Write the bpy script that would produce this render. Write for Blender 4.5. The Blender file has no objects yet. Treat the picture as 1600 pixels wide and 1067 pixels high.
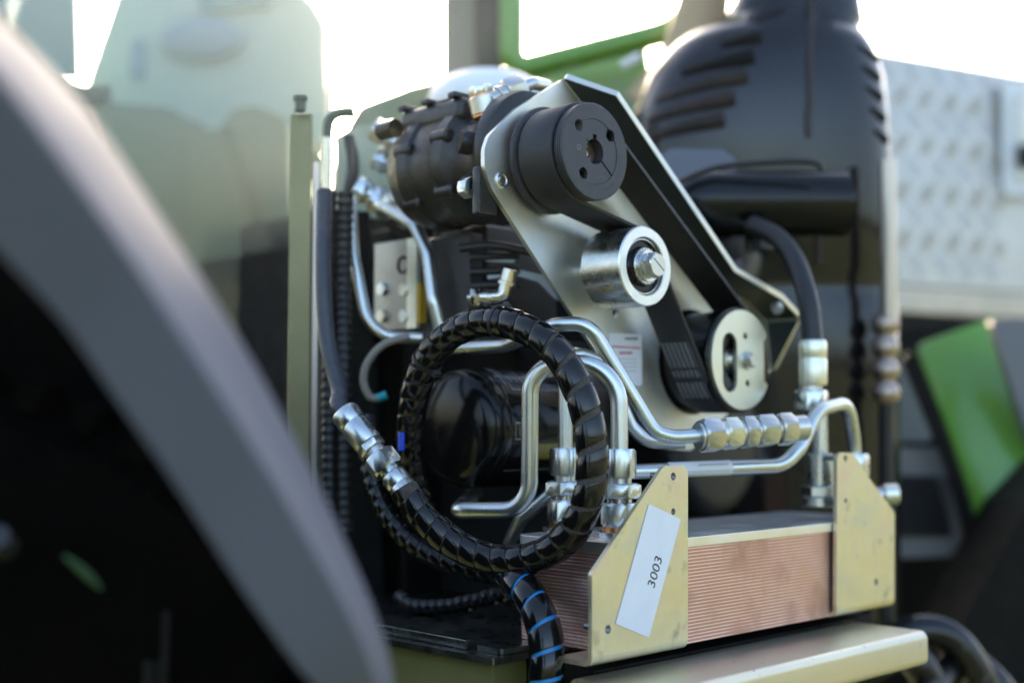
import bpy, bmesh, math, random
from mathutils import Vector as V, Matrix, Quaternion
from mathutils.geometry import tessellate_polygon
random.seed(7)
PI = math.pi
R = math.radians
SC = bpy.context.scene
COL = SC.collection

# ---------------------------------------------------------------- camera, sky, sun, exposure
CAM = V((0, 0, 1.25)); YAW = R(44); PIT = R(3.49); F = 2000.0
FWD = V((math.sin(YAW)*math.cos(PIT), math.cos(YAW)*math.cos(PIT), math.sin(PIT)))
RGT = V((math.cos(YAW), -math.sin(YAW), 0)); UP = RGT.cross(FWD)
cd = bpy.data.cameras.new('camera'); cam = bpy.data.objects.new('camera', cd); COL.objects.link(cam)
cam.matrix_world = Matrix((RGT, UP, -FWD)).transposed().to_4x4(); cam.location = CAM
cd.sensor_width = 36; cd.lens = 36*F/1600; cd.clip_start = 0.02; cd.clip_end = 5000
cd.dof.use_dof = True; cd.dof.focus_distance = 1.385; cd.dof.aperture_fstop = 1.6; cd.dof.aperture_blades = 0
SC.camera = cam
SUN_EL, SUN_AZ = R(13.6), R(36.5)
w = bpy.data.worlds.new('World'); SC.world = w; w.use_nodes = True
nt = w.node_tree; bg = nt.nodes['Background']; sk = nt.nodes.new('ShaderNodeTexSky')
sk.sky_type = 'NISHITA'; sk.sun_disc = False; sk.sun_elevation = SUN_EL; sk.sun_rotation = SUN_AZ
sk.air_density = 0.8; sk.dust_density = 4.5; sk.ozone_density = 0.8
nt.links.new(sk.outputs[0], bg.inputs[0]); bg.inputs[1].default_value = 0.15
sd = bpy.data.lights.new('sun', 'SUN'); sd.energy = 3.5; sd.angle = R(0.5); sd.color = (1, 0.90, 0.74)
so = bpy.data.objects.new('sun', sd); COL.objects.link(so)
S = V((math.sin(SUN_AZ)*math.cos(SUN_EL), math.cos(SUN_AZ)*math.cos(SUN_EL), math.sin(SUN_EL)))
so.rotation_mode = 'QUATERNION'; so.rotation_quaternion = S.to_track_quat('Z', 'Y'); so.location = S*20
SC.view_settings.view_transform = 'Standard'; SC.view_settings.look = 'None'; SC.view_settings.gamma = 1
SC.view_settings.exposure = 2.45
SC.render.engine = 'CYCLES'; SC.cycles.use_denoising = True; SC.cycles.max_bounces = 8
SC.cycles.transparent_max_bounces = 12; SC.cycles.sample_clamp_indirect = 6
SC.cycles.caustics_reflective = False; SC.cycles.caustics_refractive = False

GLARE_HAZE = .0009
# ---------------------------------------------------------------- where things stand, measured off the photo
def ray(u, v): return FWD + RGT*((u-800)/F) + UP*((533.5-v)/F)
def P(u, v, t): return CAM + ray(u, v)*t
def onY(u, v, y): r = ray(u, v); return CAM + r*((y-CAM.y)/r.y)
def onX(u, v, x): r = ray(u, v); return CAM + r*((x-CAM.x)/r.x)
def onZ(u, v, z): r = ray(u, v); return CAM + r*((z-CAM.z)/r.z)
def dep(p): return (p-CAM).dot(FWD)
def xz(u, v, y): p = onY(u, v, y); return (p.x, p.z)

# ---------------------------------------------------------------- materials
MATS = {}
def mat(name, col, metal=0.0, rough=0.5, col2=None, col3=None, nscale=20, rvar=0.0, bump=0.0, bscale=200, stretch=None,
        spec=None, coat=0.0, speck=None, spscale=400, spthr=0.72, world=False, spw=0.04):
    m = bpy.data.materials.new(name); m.use_nodes = True; n = m.node_tree; L = n.links.new
    b = n.nodes['Principled BSDF']
    b.inputs['Base Color'].default_value = (*col, 1); b.inputs['Metallic'].default_value = metal; b.inputs['Roughness'].default_value = rough
    if coat: b.inputs['Coat Weight'].default_value = coat; b.inputs['Coat Roughness'].default_value = 0.08
    if spec is not None: b.inputs['Specular IOR Level'].default_value = spec
    tc = n.nodes.new('ShaderNodeTexCoord'); src = tc.outputs['Object']
    if world: src = n.nodes.new('ShaderNodeNewGeometry').outputs['Position']
    src0 = src
    if stretch:
        mp = n.nodes.new('ShaderNodeMapping'); mp.inputs['Scale'].default_value = stretch; L(src, mp.inputs[0]); src = mp.outputs[0]
    out = None
    if col2 or rvar:
        nz = n.nodes.new('ShaderNodeTexNoise'); nz.inputs['Scale'].default_value = nscale; nz.inputs['Detail'].default_value = 5
        nz.inputs['Roughness'].default_value = 0.6; L(src, nz.inputs['Vector'])
        if col2:
            cr = n.nodes.new('ShaderNodeValToRGB'); cr.color_ramp.elements[0].position = 0.32; cr.color_ramp.elements[1].position = 0.68
            cr.color_ramp.elements[0].color = (*col, 1); cr.color_ramp.elements[1].color = (*(col3 or col2), 1)
            if col3: e = cr.color_ramp.elements.new(0.5); e.color = (*col2, 1)
            L(nz.outputs['Fac'], cr.inputs[0]); out = cr.outputs[0]
        if rvar:
            nz2 = n.nodes.new('ShaderNodeTexNoise'); nz2.inputs['Scale'].default_value = nscale*2.3; nz2.inputs['Detail'].default_value = 6
            L(src, nz2.inputs['Vector'])
            mr = n.nodes.new('ShaderNodeMapRange'); mr.inputs['From Min'].default_value = 0.3; mr.inputs['From Max'].default_value = 0.7
            mr.inputs['To Min'].default_value = max(0.03, rough-rvar); mr.inputs['To Max'].default_value = rough+rvar
            L(nz2.outputs['Fac'], mr.inputs[0]); L(mr.outputs[0], b.inputs['Roughness'])
    if speck:
        n3 = n.nodes.new('ShaderNodeTexNoise'); n3.inputs['Scale'].default_value = spscale; n3.inputs['Detail'].default_value = 3; L(src0, n3.inputs['Vector'])
        m3 = n.nodes.new('ShaderNodeMapRange'); m3.inputs['From Min'].default_value = spthr; m3.inputs['From Max'].default_value = spthr+spw
        L(n3.outputs['Fac'], m3.inputs[0])
        mx = n.nodes.new('ShaderNodeMix'); mx.data_type = 'RGBA'; L(m3.outputs[0], mx.inputs['Factor'])
        if out: L(out, mx.inputs['A'])
        else: mx.inputs['A'].default_value = (*col, 1)
        mx.inputs['B'].default_value = (*speck, 1); out = mx.outputs['Result']
    if out: L(out, b.inputs['Base Color'])
    if bump:
        n4 = n.nodes.new('ShaderNodeTexNoise'); n4.inputs['Scale'].default_value = bscale; n4.inputs['Detail'].default_value = 4; L(src, n4.inputs['Vector'])
        bp = n.nodes.new('ShaderNodeBump'); bp.inputs['Strength'].default_value = bump; bp.inputs['Distance'].default_value = 0.002
        L(n4.outputs['Fac'], bp.inputs['Height']); L(bp.outputs[0], b.inputs['Normal'])
    MATS[name] = m
    return m
ZINC = mat('zinc', (0.52, 0.57, 0.58), 1, 0.31, (0.60, 0.62, 0.61), (0.63, 0.60, 0.52), 14, 0.08, 0.03, 500, speck=(0.4, 0.41, 0.42), spscale=600, spthr=0.7)
ZPIPE = mat('zinc_pipe', (0.54, 0.60, 0.60), 1, 0.32, (0.60, 0.63, 0.62), (0.62, 0.61, 0.54), 18, 0.06, 0.03, 700, speck=(0.42, 0.43, 0.42), spscale=420, spthr=0.71)
ZPLATE = mat('zinc_plate', (0.60, 0.66, 0.70), 1, 0.46, (0.76, 0.75, 0.69), (0.80, 0.72, 0.55), 9, 0.08, 0.06, 900, speck=(0.4, 0.38, 0.33), spscale=500, spthr=0.72)
YZINC = mat('yellow_zinc', (0.60, 0.59, 0.49), 1, 0.44, (0.72, 0.66, 0.45), (0.71, 0.57, 0.47), 13, 0.09, 0.08, 900, speck=(0.46, 0.42, 0.30), spscale=34, spthr=0.60, spw=.14)
TUBEZ = mat('tube_zinc', (0.62, 0.59, 0.50), 1, 0.44, (0.70, 0.65, 0.50), (0.66, 0.64, 0.58), 10, 0.08, 0.06, 700, (.15, 1, 1), speck=(.5, .46, .38), spscale=120, spthr=.66)
YZPALE = mat('pale_zinc', (0.75, 0.76, 0.66), 1, 0.36, (0.80, 0.79, 0.66), None, 14, 0.06, 0.05, 900)
STEEL = mat('steel', (0.55, 0.55, 0.55), 1, 0.25, (0.62, 0.61, 0.6), None, 30, 0.08, 0.03, 900)
TSTEEL = mat('thread_steel', (0.22, 0.22, 0.22), 1, 0.35)
BRIGHT = mat('bright_steel', (0.70, 0.71, 0.69), 1, 0.28, (0.64, 0.66, 0.66), None, 20, 0.06, 0.03, 500, speck=(.4, .4, .4), spscale=300, spthr=.7)
RINGF = mat('machined_ring', (0.85, 0.84, 0.80), 1, 0.42, (0.8, 0.8, 0.77), None, 40, 0.05)
DGREEN = mat('dark_edge', (0.10, 0.14, 0.12), 0.8, 0.4)
BLKAN = mat('black_oxide', (0.040, 0.038, 0.043), 0.3, 0.42, (0.054, 0.052, 0.058), None, 60, 0.07, 0.05, 900, speck=(0.14, 0.14, 0.15), spscale=700, spthr=0.76)
RUB = mat('rubber', (0.009, 0.009, 0.0098), 0, 0.48, (0.013, 0.0125, 0.013), None, 80, 0.08, 0.05, 1500)
BLKPL = mat('black_plastic', (0.004, 0.004, 0.0042), 0, 0.15, (0.006, 0.0058, 0.0056), None, 30, 0.06, 0.02, 500, speck=(0.09, 0.08, 0.07), spscale=500, spthr=0.76)
BLKPT = mat('black_paint', (0.004, 0.004, 0.0042), 0, 0.16, (0.006, 0.0058, 0.0055), None, 20, 0.05, 0.03, 120, spec=0.3, speck=(.05, .05, .048), spscale=420, spthr=.74)
BLKCAST = mat('black_cast', (0.009, 0.009, 0.0095), 0, 0.38, (0.014, 0.0135, 0.013), None, 30, 0.1, 0.15, 300)
DARK = mat('engine_dark', (0.0035, 0.0035, 0.0035), 0, 0.7, (0.006, 0.0056, 0.005), None, 15, 0.1, 0.1, 100, spec=0.2)
DGREY = mat('grey_plastic', (0.013, 0.013, 0.015), 0, 0.45, (0.02, 0.02, 0.021), None, 20, 0.08)
FABRIC = mat('hose_fabric', (0.045, 0.038, 0.031), 0, 0.9, (0.09, 0.076, 0.062), None, 200, 0, 0.5, 900)
HOSEBL = mat('blue_hose', (0.02, 0.26, 0.62), 0, 0.45)
COPPER = mat('copper', (0.86, 0.60, 0.56), 1, 0.44, (0.90, 0.70, 0.67), (0.80, 0.55, 0.51), 14, 0.08, 0.06, 400, speck=(0.42, 0.27, 0.22), spscale=20, spthr=0.52, world=True, spw=0.22)
COPW = mat('copper_washer', (0.85, 0.40, 0.2), 1, 0.3)
PAPER = mat('paper', (0.80, 0.80, 0.86), 0, 0.5, (0.86, 0.86, 0.90), None, 35, 0, 0.08, 60)
INK = mat('ink', (0.02, 0.02, 0.03), 0, 0.6)
PINK = mat('red_print', (0.62, 0.06, 0.12), 0, 0.6)
GREYP = mat('grey_print', (0.42, 0.42, 0.50), 0, 0.6)
WPRINT = mat('white_print', (0.35, 0.36, 0.38), 0, 0.6)
FENDER = mat('grey_paint', (0.105, 0.11, 0.150), 0.0, 0.45, (0.118, 0.123, 0.163), None, 3, 0.03, 0, spec=0.3)
GREEN = mat('green_paint', (0.13, 0.31, 0.034), 0, 0.28, (0.14, 0.33, 0.038), None, 4, 0.03, coat=0.4)
DKGREEN = mat('dark_green', (0.03, 0.12, 0.105), 0, 0.5)
OLIVE = mat('olive_grey', (0.13, 0.145, 0.095), 0, 0.6, (0.16, 0.17, 0.12), None, 3)
GREYPIL = mat('grey_pillar', (0.13, 0.14, 0.115), 0, 0.5)
SEATM = mat('pale_fabric', (0.32, 0.38, 0.38), 0, 0.7, (0.38, 0.43, 0.42), None, 6)
SEATB = mat('blue_fabric', (0.16, 0.23, 0.33), 0, 0.7)
WHITEP = mat('white_plastic', (0.85, 0.85, 0.86), 0, 0.35); MATS['white_plastic'].node_tree.nodes['Principled BSDF'].inputs['Subsurface Weight'].default_value = .5; MATS['white_plastic'].node_tree.nodes['Principled BSDF'].inputs['Subsurface Radius'].default_value = (.06, .06, .06)
TAN = mat('tan', (0.45, 0.24, 0.12), 0, 0.6)
SHROUD = mat('shroud_black', (0.0040, 0.0042, 0.005), 0.0, 0.14, (0.007, 0.007, 0.0075), None, 5, 0.06, 0.08, 9)
RUST = mat('rusty', (0.035, 0.02, 0.012), 0.1, 0.7, (0.012, 0.008, 0.006), None, 30)
ALU = mat('aluminium', (0.50, 0.49, 0.47), 1, 0.40, (0.56, 0.53, 0.50), None, 4, 0.06)
BRONZE = mat('brown_metal', (0.42, 0.33, 0.27), 0.9, 0.35)
GRASS = mat('ground', (0.17, 0.165, 0.065), 0, 0.9, (0.11, 0.13, 0.045), (0.22, 0.20, 0.11), 0.8, 0, 0.3, 30)
LEAF = mat('leaf', (0.045, 0.09, 0.02), 0, 0.6, (0.07, 0.12, 0.03), None, 2)
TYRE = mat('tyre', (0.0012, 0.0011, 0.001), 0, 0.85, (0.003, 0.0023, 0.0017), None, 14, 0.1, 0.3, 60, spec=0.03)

def glass_mat():
    m = bpy.data.materials.new('dusty_glass'); m.use_nodes = True; n = m.node_tree; n.nodes.clear(); L = n.links.new
    out = n.nodes.new('ShaderNodeOutputMaterial'); tr = n.nodes.new('ShaderNodeBsdfTransparent'); tr.inputs[0].default_value = (0.86, 0.93, 0.90, 1)
    tl = n.nodes.new('ShaderNodeBsdfTranslucent'); tl.inputs[0].default_value = (0.75, 0.78, 0.74, 1)
    gl = n.nodes.new('ShaderNodeBsdfGlossy'); gl.inputs['Roughness'].default_value = 0.03
    nz = n.nodes.new('ShaderNodeTexNoise'); nz.inputs['Scale'].default_value = 3; nz.inputs['Detail'].default_value = 6
    tc = n.nodes.new('ShaderNodeTexCoord'); L(tc.outputs['Object'], nz.inputs['Vector'])
    mr = n.nodes.new('ShaderNodeMapRange'); mr.inputs['To Min'].default_value = 0.06; mr.inputs['To Max'].default_value = 0.16; L(nz.outputs['Fac'], mr.inputs[0])
    m1 = n.nodes.new('ShaderNodeMixShader'); L(mr.outputs[0], m1.inputs[0]); L(tr.outputs[0], m1.inputs[1]); L(tl.outputs[0], m1.inputs[2])
    fr = n.nodes.new('ShaderNodeFresnel'); fr.inputs[0].default_value = 1.45
    m2 = n.nodes.new('ShaderNodeMixShader'); L(fr.outputs[0], m2.inputs[0]); L(m1.outputs[0], m2.inputs[1]); L(gl.outputs[0], m2.inputs[2])
    L(m2.outputs[0], out.inputs[0]); return m
GLASS = glass_mat()

# ---------------------------------------------------------------- mesh helpers
def loc_of(o):
    p = V((0, 0, 0))
    while o is not None: p = p + o.location; o = o.parent
    return p
def obj(name, bm, m, parent=None, smooth=35, bevel=0.0, bseg=2, label=None):
    if bevel:
        bm.normal_update()
        es = [e for e in bm.edges if len(e.link_faces) == 2 and e.calc_face_angle(0) > R(40)]
        bmesh.ops.bevel(bm, geom=es, offset=bevel, segments=bseg, profile=0.5, affect='EDGES', clamp_overlap=True)
    if parent is not None:
        L = loc_of(parent)
        for v_ in bm.verts: v_.co -= L
    me = bpy.data.meshes.new(name); bm.to_mesh(me); bm.free()
    if isinstance(m, (list, tuple)):
        for x in m: me.materials.append(x)
    else: me.materials.append(m)
    if smooth:
        me.polygons.foreach_set('use_smooth', [True]*len(me.polygons))
        me.set_sharp_from_angle(angle=R(smooth))
    o = bpy.data.objects.new(name, me); COL.objects.link(o)
    if parent is not None: o.parent = parent
    if bevel:
        wn = o.modifiers.new('weighted_normals', 'WEIGHTED_NORMAL'); wn.keep_sharp = True; wn.weight = 90
    if label: o['label'] = label
    return o
def thing(name, label, cat, loc, group=None):
    o = bpy.data.objects.new(name, None); COL.objects.link(o); o.location = loc; o.empty_display_size = 0.02
    o['label'] = label; o['category'] = cat
    if group: o['group'] = group
    return o
def tag(o, label, cat, group=None):
    o['label'] = label; o['category'] = cat
    if group: o['group'] = group
    return o
def B(): return bmesh.new()
def faces(bm, vs, fs, mi=0):
    bv = [bm.verts.new(v_) for v_ in vs]
    for f in fs:
        try: fc = bm.faces.new([bv[i] for i in f]); fc.material_index = mi
        except ValueError: pass
    return bv
def box(bm, c, s, rot=None):
    c = V(c); vs = []
    for dx in (-.5, .5):
        for dy in (-.5, .5):
            for dz in (-.5, .5):
                d = V((dx*s[0], dy*s[1], dz*s[2]))
                if rot is not None: d = rot @ d
                vs.append(c+d)
    faces(bm, vs, [(0, 1, 3, 2), (4, 6, 7, 5), (0, 4, 5, 1), (2, 3, 7, 6), (0, 2, 6, 4), (1, 5, 7, 3)])
    return bm
def hexa(bm, a, b):   # box between two corners
    a, b = V(a), V(b); return box(bm, (a+b)/2, [abs(b[i]-a[i]) for i in range(3)])
def prism(bm, loops, ext, mi=0):
    """loops: outer 3D loop + hole loops, extruded by ext"""
    ext = V(ext); loops = [[V(p) for p in lp] for lp in loops]
    tris = tessellate_polygon(loops); flat = [p for lp in loops for p in lp]; n = len(flat)
    bv = [bm.verts.new(p) for p in flat] + [bm.verts.new(p+ext) for p in flat]
    nrm = V((0, 0, 0)); o = loops[0]
    for i in range(len(o)): nrm += o[i].cross(o[(i+1) % len(o)])
    flip = nrm.dot(ext) > 0
    def nf(ix):
        try: f = bm.faces.new([bv[i] for i in ix]); f.material_index = mi
        except ValueError: pass
    for t in tris: nf(t); nf([i+n for i in reversed(t)])
    k = 0
    for lp in loops:
        m_ = len(lp)
        for i in range(m_): a, b = k+i, k+(i+1) % m_; nf((a, b, b+n, a+n))
        k += m_
    bmesh.ops.recalc_face_normals(bm, faces=bm.faces)
    return bm
def merge_coplanar(bm):
    return bm
def basis(ax):
    ax = V(ax).normalized(); r = V((0, 0, 1)) if abs(ax.z) < 0.9 else V((1, 0, 0))
    a = ax.cross(r).normalized(); b = ax.cross(a).normalized(); return ax, a, b
def lathe(bm, o, ax, prof, n=40, mi=0, closed=False):
    """prof: list of (r, h) along axis"""
    o = V(o); ax, a, b = basis(ax); rings = []
    for r, h in prof:
        if r < 1e-6: rings.append([bm.verts.new(o+ax*h)])
        else: rings.append([bm.verts.new(o+ax*h+(a*math.cos(2*PI*i/n)+b*math.sin(2*PI*i/n))*r) for i in range(n)])
    pairs = list(zip(rings[:-1], rings[1:]))
    if closed: pairs.append((rings[-1], rings[0]))
    fs = []
    for A, C in pairs:
        for i in range(n):
            j = (i+1) % n
            if len(A) == 1 and len(C) == 1: continue
            if len(A) == 1: f = [A[0], C[j], C[i]]
            elif len(C) == 1: f = [A[i], A[j], C[0]]
            else: f = [A[i], A[j], C[j], C[i]]
            fc = bm.faces.new(f); fc.material_index = mi; fs.append(fc)
    bmesh.ops.recalc_face_normals(bm, faces=fs)
    return bm
def cyl(bm, o, ax, r, h, n=32, c=0.0):
    c = c or min(r, h)*0.06
    return lathe(bm, o, ax, [(0, 0), (r-c, 0), (r, c), (r, h-c), (r-c, h), (0, h)], n)
def hexnut(bm, o, ax, af, h, hole=0.0, spin=0.0):
    """hexagon with chamfered corners"""
    o = V(o); ax, a, b = basis(ax); rc = af/2/math.cos(PI/6); c = h*0.10; rin = af/2*0.97
    rings = []
    def ring(rf, hh):
        vs = []
        for i in range(24):
            th = 2*PI*i/24+spin; k = ((2*PI*i/24+PI/6) % (PI/3))-PI/6
            rr = min(af/2/math.cos(k), rf)
            vs.append(bm.verts.new(o+ax*hh+(a*math.cos(th)+b*math.sin(th))*rr))
        rings.append(vs)
    ring(rin, 0); ring(rc*0.985, c); ring(rc*0.985, h-c); ring(rin, h)
    for A, C in zip(rings[:-1], rings[1:]):
        for i in range(24): bm.faces.new((A[i], A[(i+1) % 24], C[(i+1) % 24], C[i]))
    bm.faces.new(rings[0][::-1]); bm.faces.new(rings[-1])
    bmesh.ops.recalc_face_normals(bm, faces=bm.faces)
    return bm
def catmull(pts, step=0.006):
    pts = [V(p) for p in pts]; q = [pts[0]*2-pts[1]]+pts+[pts[-1]*2-pts[-2]]; out = []
    for i in range(1, len(q)-2):
        p0, p1, p2, p3 = q[i-1], q[i], q[i+1], q[i+2]; n = max(2, int((p2-p1).length/step))
        for k in range(n):
            t = k/n
            out.append(0.5*((2*p1)+(p2-p0)*t+(2*p0-5*p1+4*p2-p3)*t*t+(3*p1-p0-3*p2+p3)*t**3))
    out.append(pts[-1]); return out
def fillet(pts, rad, seg=10):
    pts = [V(p) for p in pts]; out = [pts[0]]
    for i in range(1, len(pts)-1):
        p = pts[i]; a = (pts[i-1]-p); b = (pts[i+1]-p); r = rad[i-1] if isinstance(rad, (list, tuple)) else rad
        ang = a.angle(b); d = min(r/math.tan(ang/2), a.length*0.49, b.length*0.49); r2 = d*math.tan(ang/2)
        a.normalize(); b.normalize(); c = p+(a+b).normalized()*(r2/math.sin(ang/2))
        s, e = p+a*d-c, p+b*d-c; tot = s.angle(e)
        for k in range(seg+1):
            t = k/seg
            out.append(c+(s*math.sin((1-t)*tot)+e*math.sin(t*tot))/math.sin(tot) if tot > 1e-4 else p)
    out.append(pts[-1]); return out
def frames(path):
    T = []
    for i in range(len(path)):
        t = path[min(i+1, len(path)-1)]-path[max(i-1, 0)]; T.append(t.normalized())
    ax, a, b = basis(T[0]); N = [a]
    for i in range(1, len(path)):
        q = T[i-1].rotation_difference(T[i]); nn = q @ N[-1]; nn = (nn-T[i]*nn.dot(T[i])).normalized(); N.append(nn)
    return T, N, [t.cross(n) for t, n in zip(T, N)]
def tube(bm, path, r, n=18, cap=True, rf=None):
    T, N, Bn = frames(path); rings = []
    for i, p in enumerate(path):
        rr = rf(i/(len(path)-1)) if rf else r
        rings.append([bm.verts.new(p+(N[i]*math.cos(2*PI*k/n)+Bn[i]*math.sin(2*PI*k/n))*rr) for k in range(n)])
    for A, C in zip(rings[:-1], rings[1:]):
        for k in range(n): bm.faces.new((A[k], A[(k+1) % n], C[(k+1) % n], C[k]))
    if cap: bm.faces.new(rings[0][::-1]); bm.faces.new(rings[-1])
    bmesh.ops.recalc_face_normals(bm, faces=bm.faces)
    return bm
def spiral(bm, path, r, pitch, cover, th=0.0016, per=22, phase=0.0):
    """spiral wrap: a helical band over a hose. pitch(f), cover(f): metres and share, f = 0..1 along the path"""
    T, N, Bn = frames(path); acc = [0.0]
    for a, b in zip(path[:-1], path[1:]): acc.append(acc[-1]+(b-a).length)
    tot = acc[-1]
    def at(s):
        s = min(max(s, 0), tot); lo, hi = 0, len(acc)-1
        while hi-lo > 1:
            m_ = (lo+hi)//2
            if acc[m_] <= s: lo = m_
            else: hi = m_
        f = (s-acc[lo])/max(1e-9, acc[hi]-acc[lo])
        return path[lo].lerp(path[hi], f), N[lo].lerp(N[hi], f).normalized(), Bn[lo].lerp(Bn[hi], f).normalized()
    s, th_, prev = 0.004, phase, None
    while s < tot-0.002:
        pt = pitch(s/tot); wd = pt*cover(s/tot); e = min(0.0014, wd*0.15); row = []
        wob = 0.0006*math.sin(th_*0.37+1.3)+0.0004*math.sin(th_*1.7)
        for ds, rr in ((-wd/2, r), (-wd/2, r+th*0.7), (-wd/2+e, r+th), (0, r+th*1.10), (wd/2-e, r+th), (wd/2, r+th*0.7), (wd/2, r)):
            p, n_, b_ = at(s+ds); d = n_*math.cos(th_)+b_*math.sin(th_); row.append(bm.verts.new(p+d*(rr+wob*0.6)))
        if prev:
            for k in range(6): bm.faces.new((prev[k], prev[k+1], row[k+1], row[k]))
        prev = row; th_ += 2*PI/per; s += pt/per
    bmesh.ops.recalc_face_normals(bm, faces=bm.faces)
    return bm
def arc2(cx, cz, r, a0, a1, n):
    return [(cx+r*math.cos(a0+(a1-a0)*i/n), cz+r*math.sin(a0+(a1-a0)*i/n)) for i in range(n+1)]
def round2(pts, rad, seg=5):
    n = len(pts); rads = rad if isinstance(rad, (list, tuple)) else [rad]*n; out = []
    for i in range(n):
        p = V((*pts[i], 0)); a = V((*pts[i-1], 0))-p; b = V((*pts[(i+1) % n], 0))-p; r = rads[i]
        if r <= 0: out.append(pts[i]); continue
        ang = a.angle(b); d = min(r/math.tan(ang/2), a.length*0.45, b.length*0.45); r2 = d*math.tan(ang/2); a.normalize(); b.normalize()
        c = p+(a+b).normalized()*(r2/math.sin(ang/2)); s, e = p+a*d-c, p+b*d-c; tot = s.angle(e)
        for k in range(seg+1):
            t = k/seg; q = c+(s*math.sin((1-t)*tot)+e*math.sin(t*tot))/math.sin(tot) if tot > 1e-4 else p
            out.append((q.x, q.y))
    return out
def circ2(cx, cz, r, n=28): return [(cx+r*math.cos(2*PI*i/n), cz+r*math.sin(2*PI*i/n)) for i in range(n)]
def plateY(bm, outer, holes, y, th, mi=0):   # sheet facing -Y
    return prism(bm, [[(x, y, z) for x, z in outer]]+[[(x, y, z) for x, z in h] for h in holes], (0, th, 0), mi)
def stripY(bm, A, C, y, th, closed=True):   # flat ring between two equal loops, facing -Y
    n = len(A); v4 = [[bm.verts.new((x, yy, z)) for x, z in lp] for lp, yy in ((A, y), (C, y), (C, y+th), (A, y+th))]
    for i in range(n if closed else n-1):
        j = (i+1) % n
        for k in range(4): bm.faces.new((v4[k][i], v4[k][j], v4[(k+1) % 4][j], v4[(k+1) % 4][i]))
    if not closed:
        for i in (0, n-1): bm.faces.new([v4[k][i] for k in range(4)])
    bmesh.ops.recalc_face_normals(bm, faces=bm.faces); return bm
def text_mesh(body, size):
    c = bpy.data.curves.new('text', 'FONT'); c.body = body; c.size = size; c.align_x = 'CENTER'; c.align_y = 'CENTER'; c.extrude = 0.0001
    o = bpy.data.objects.new('text', c); COL.objects.link(o); dg = bpy.context.evaluated_depsgraph_get(); dg.update()
    me = bpy.data.meshes.new_from_object(o.evaluated_get(dg)); bpy.data.objects.remove(o); bpy.data.curves.remove(c)
    return me
def put_text(name, body, size, m, parent, pos, xdir, ydir):
    me = text_mesh(body, size); xd = V(xdir).normalized(); yd = V(ydir); yd = (yd-xd*yd.dot(xd)).normalized(); zd = xd.cross(yd)
    M4 = Matrix((xd, yd, zd)).transposed().to_4x4(); M4.translation = V(pos)-loc_of(parent)
    me.transform(M4); me.materials.clear(); me.materials.append(m)
    o = bpy.data.objects.new(name, me); COL.objects.link(o); o.parent = parent; return o
def fitting(parent, p0, d, parts, m=ZINC):
    """a row of collars and hexagons along d; parts: (name, kind, length, radius or across-flats, material)"""
    d = V(d).normalized(); p = V(p0)
    for nm, kind, ln, r, *mm in parts:
        bm = B(); mt = mm[0] if mm else m
        if kind == 'hex': hexnut(bm, p, d, r*2, ln, spin=random.random()*0.5 if len(mm) < 2 else mm[1])
        elif kind == 'cyl': cyl(bm, p, d, r, ln, 28)
        elif kind == 'crimp':
            pr = [(0, 0), (r*0.93, 0), (r, ln*0.06)]
            pr += [(r, ln*0.55), (r*0.95, ln*0.58), (r*0.95, ln*0.62), (r, ln*0.65), (r, ln*0.93), (r*0.9, ln), (0, ln)]
            lathe(bm, p, d, pr, 30)
        elif kind == 'gap': bm.free(); p = p+d*ln; continue
        obj(nm, bm, mt, parent); p = p+d*ln
    return p

# ================================================================ the setting
g = B(); faces(g, [(-90, -90, 0), (90, -90, 0), (90, 90, 0), (-90, 90, 0)], [(0, 1, 2, 3)])
o = obj('ground', g, GRASS, smooth=0); o['kind'] = 'structure'; o['label'] = 'gravel and grass yard under the tractor'

# ================================================================ belt drive
YF, YP = 0.96, 1.045
mp = thing('mounting_plate', 'large zinc plated steel plate carrying the belt pulleys with bent guard flange', 'mounting plate', onY(900, 500, YP))
Pth = [xz(880, 124, YP), xz(963, 150, YP-.055), xz(1148, 425, YP-.055), xz(1222, 468, YP-.055), xz(1250, 498, YP-.055), xz(1205, 578, YP)]
left = [(1080, 704), (1030, 700), (897, 496), (769, 297), (757, 262), (757, 233), (764, 212), (805, 171)]
outer = [xz(880, 124, YP)]+Pth[1:]+[xz(*q, YP) for q in left]
holes = [circ2(*xz(962, 489, YP), 0.0055, 16), circ2(*xz(905, 420, YP), 0.002, 12)]
obj('plate', plateY(B(), round2(outer, [0.004, 0, 0.004, 0.003, 0.003, 0.003, 0.01, 0.01, .004, 0.02, 0.02, 0.02, 0.02, 0.02]), holes, YP, 0.006), ZPLATE, mp, bevel=0.0009)
# flange: strip bent forward along the upper right edge
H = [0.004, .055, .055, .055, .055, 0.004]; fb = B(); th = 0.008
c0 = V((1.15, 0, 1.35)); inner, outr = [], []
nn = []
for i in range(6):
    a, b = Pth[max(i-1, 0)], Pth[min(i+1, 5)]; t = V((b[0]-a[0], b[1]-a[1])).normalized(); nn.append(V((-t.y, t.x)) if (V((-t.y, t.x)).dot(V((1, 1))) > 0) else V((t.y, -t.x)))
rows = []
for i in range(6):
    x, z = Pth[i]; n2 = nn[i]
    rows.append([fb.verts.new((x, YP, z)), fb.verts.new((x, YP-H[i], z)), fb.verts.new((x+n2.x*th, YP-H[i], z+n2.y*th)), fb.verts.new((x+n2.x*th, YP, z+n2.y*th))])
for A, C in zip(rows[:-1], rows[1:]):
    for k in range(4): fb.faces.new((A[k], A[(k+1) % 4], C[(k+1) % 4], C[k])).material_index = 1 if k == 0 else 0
fb.faces.new(rows[0]); fb.faces.new(rows[-1][::-1]); bmesh.ops.recalc_face_normals(fb, faces=fb.faces)
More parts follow.
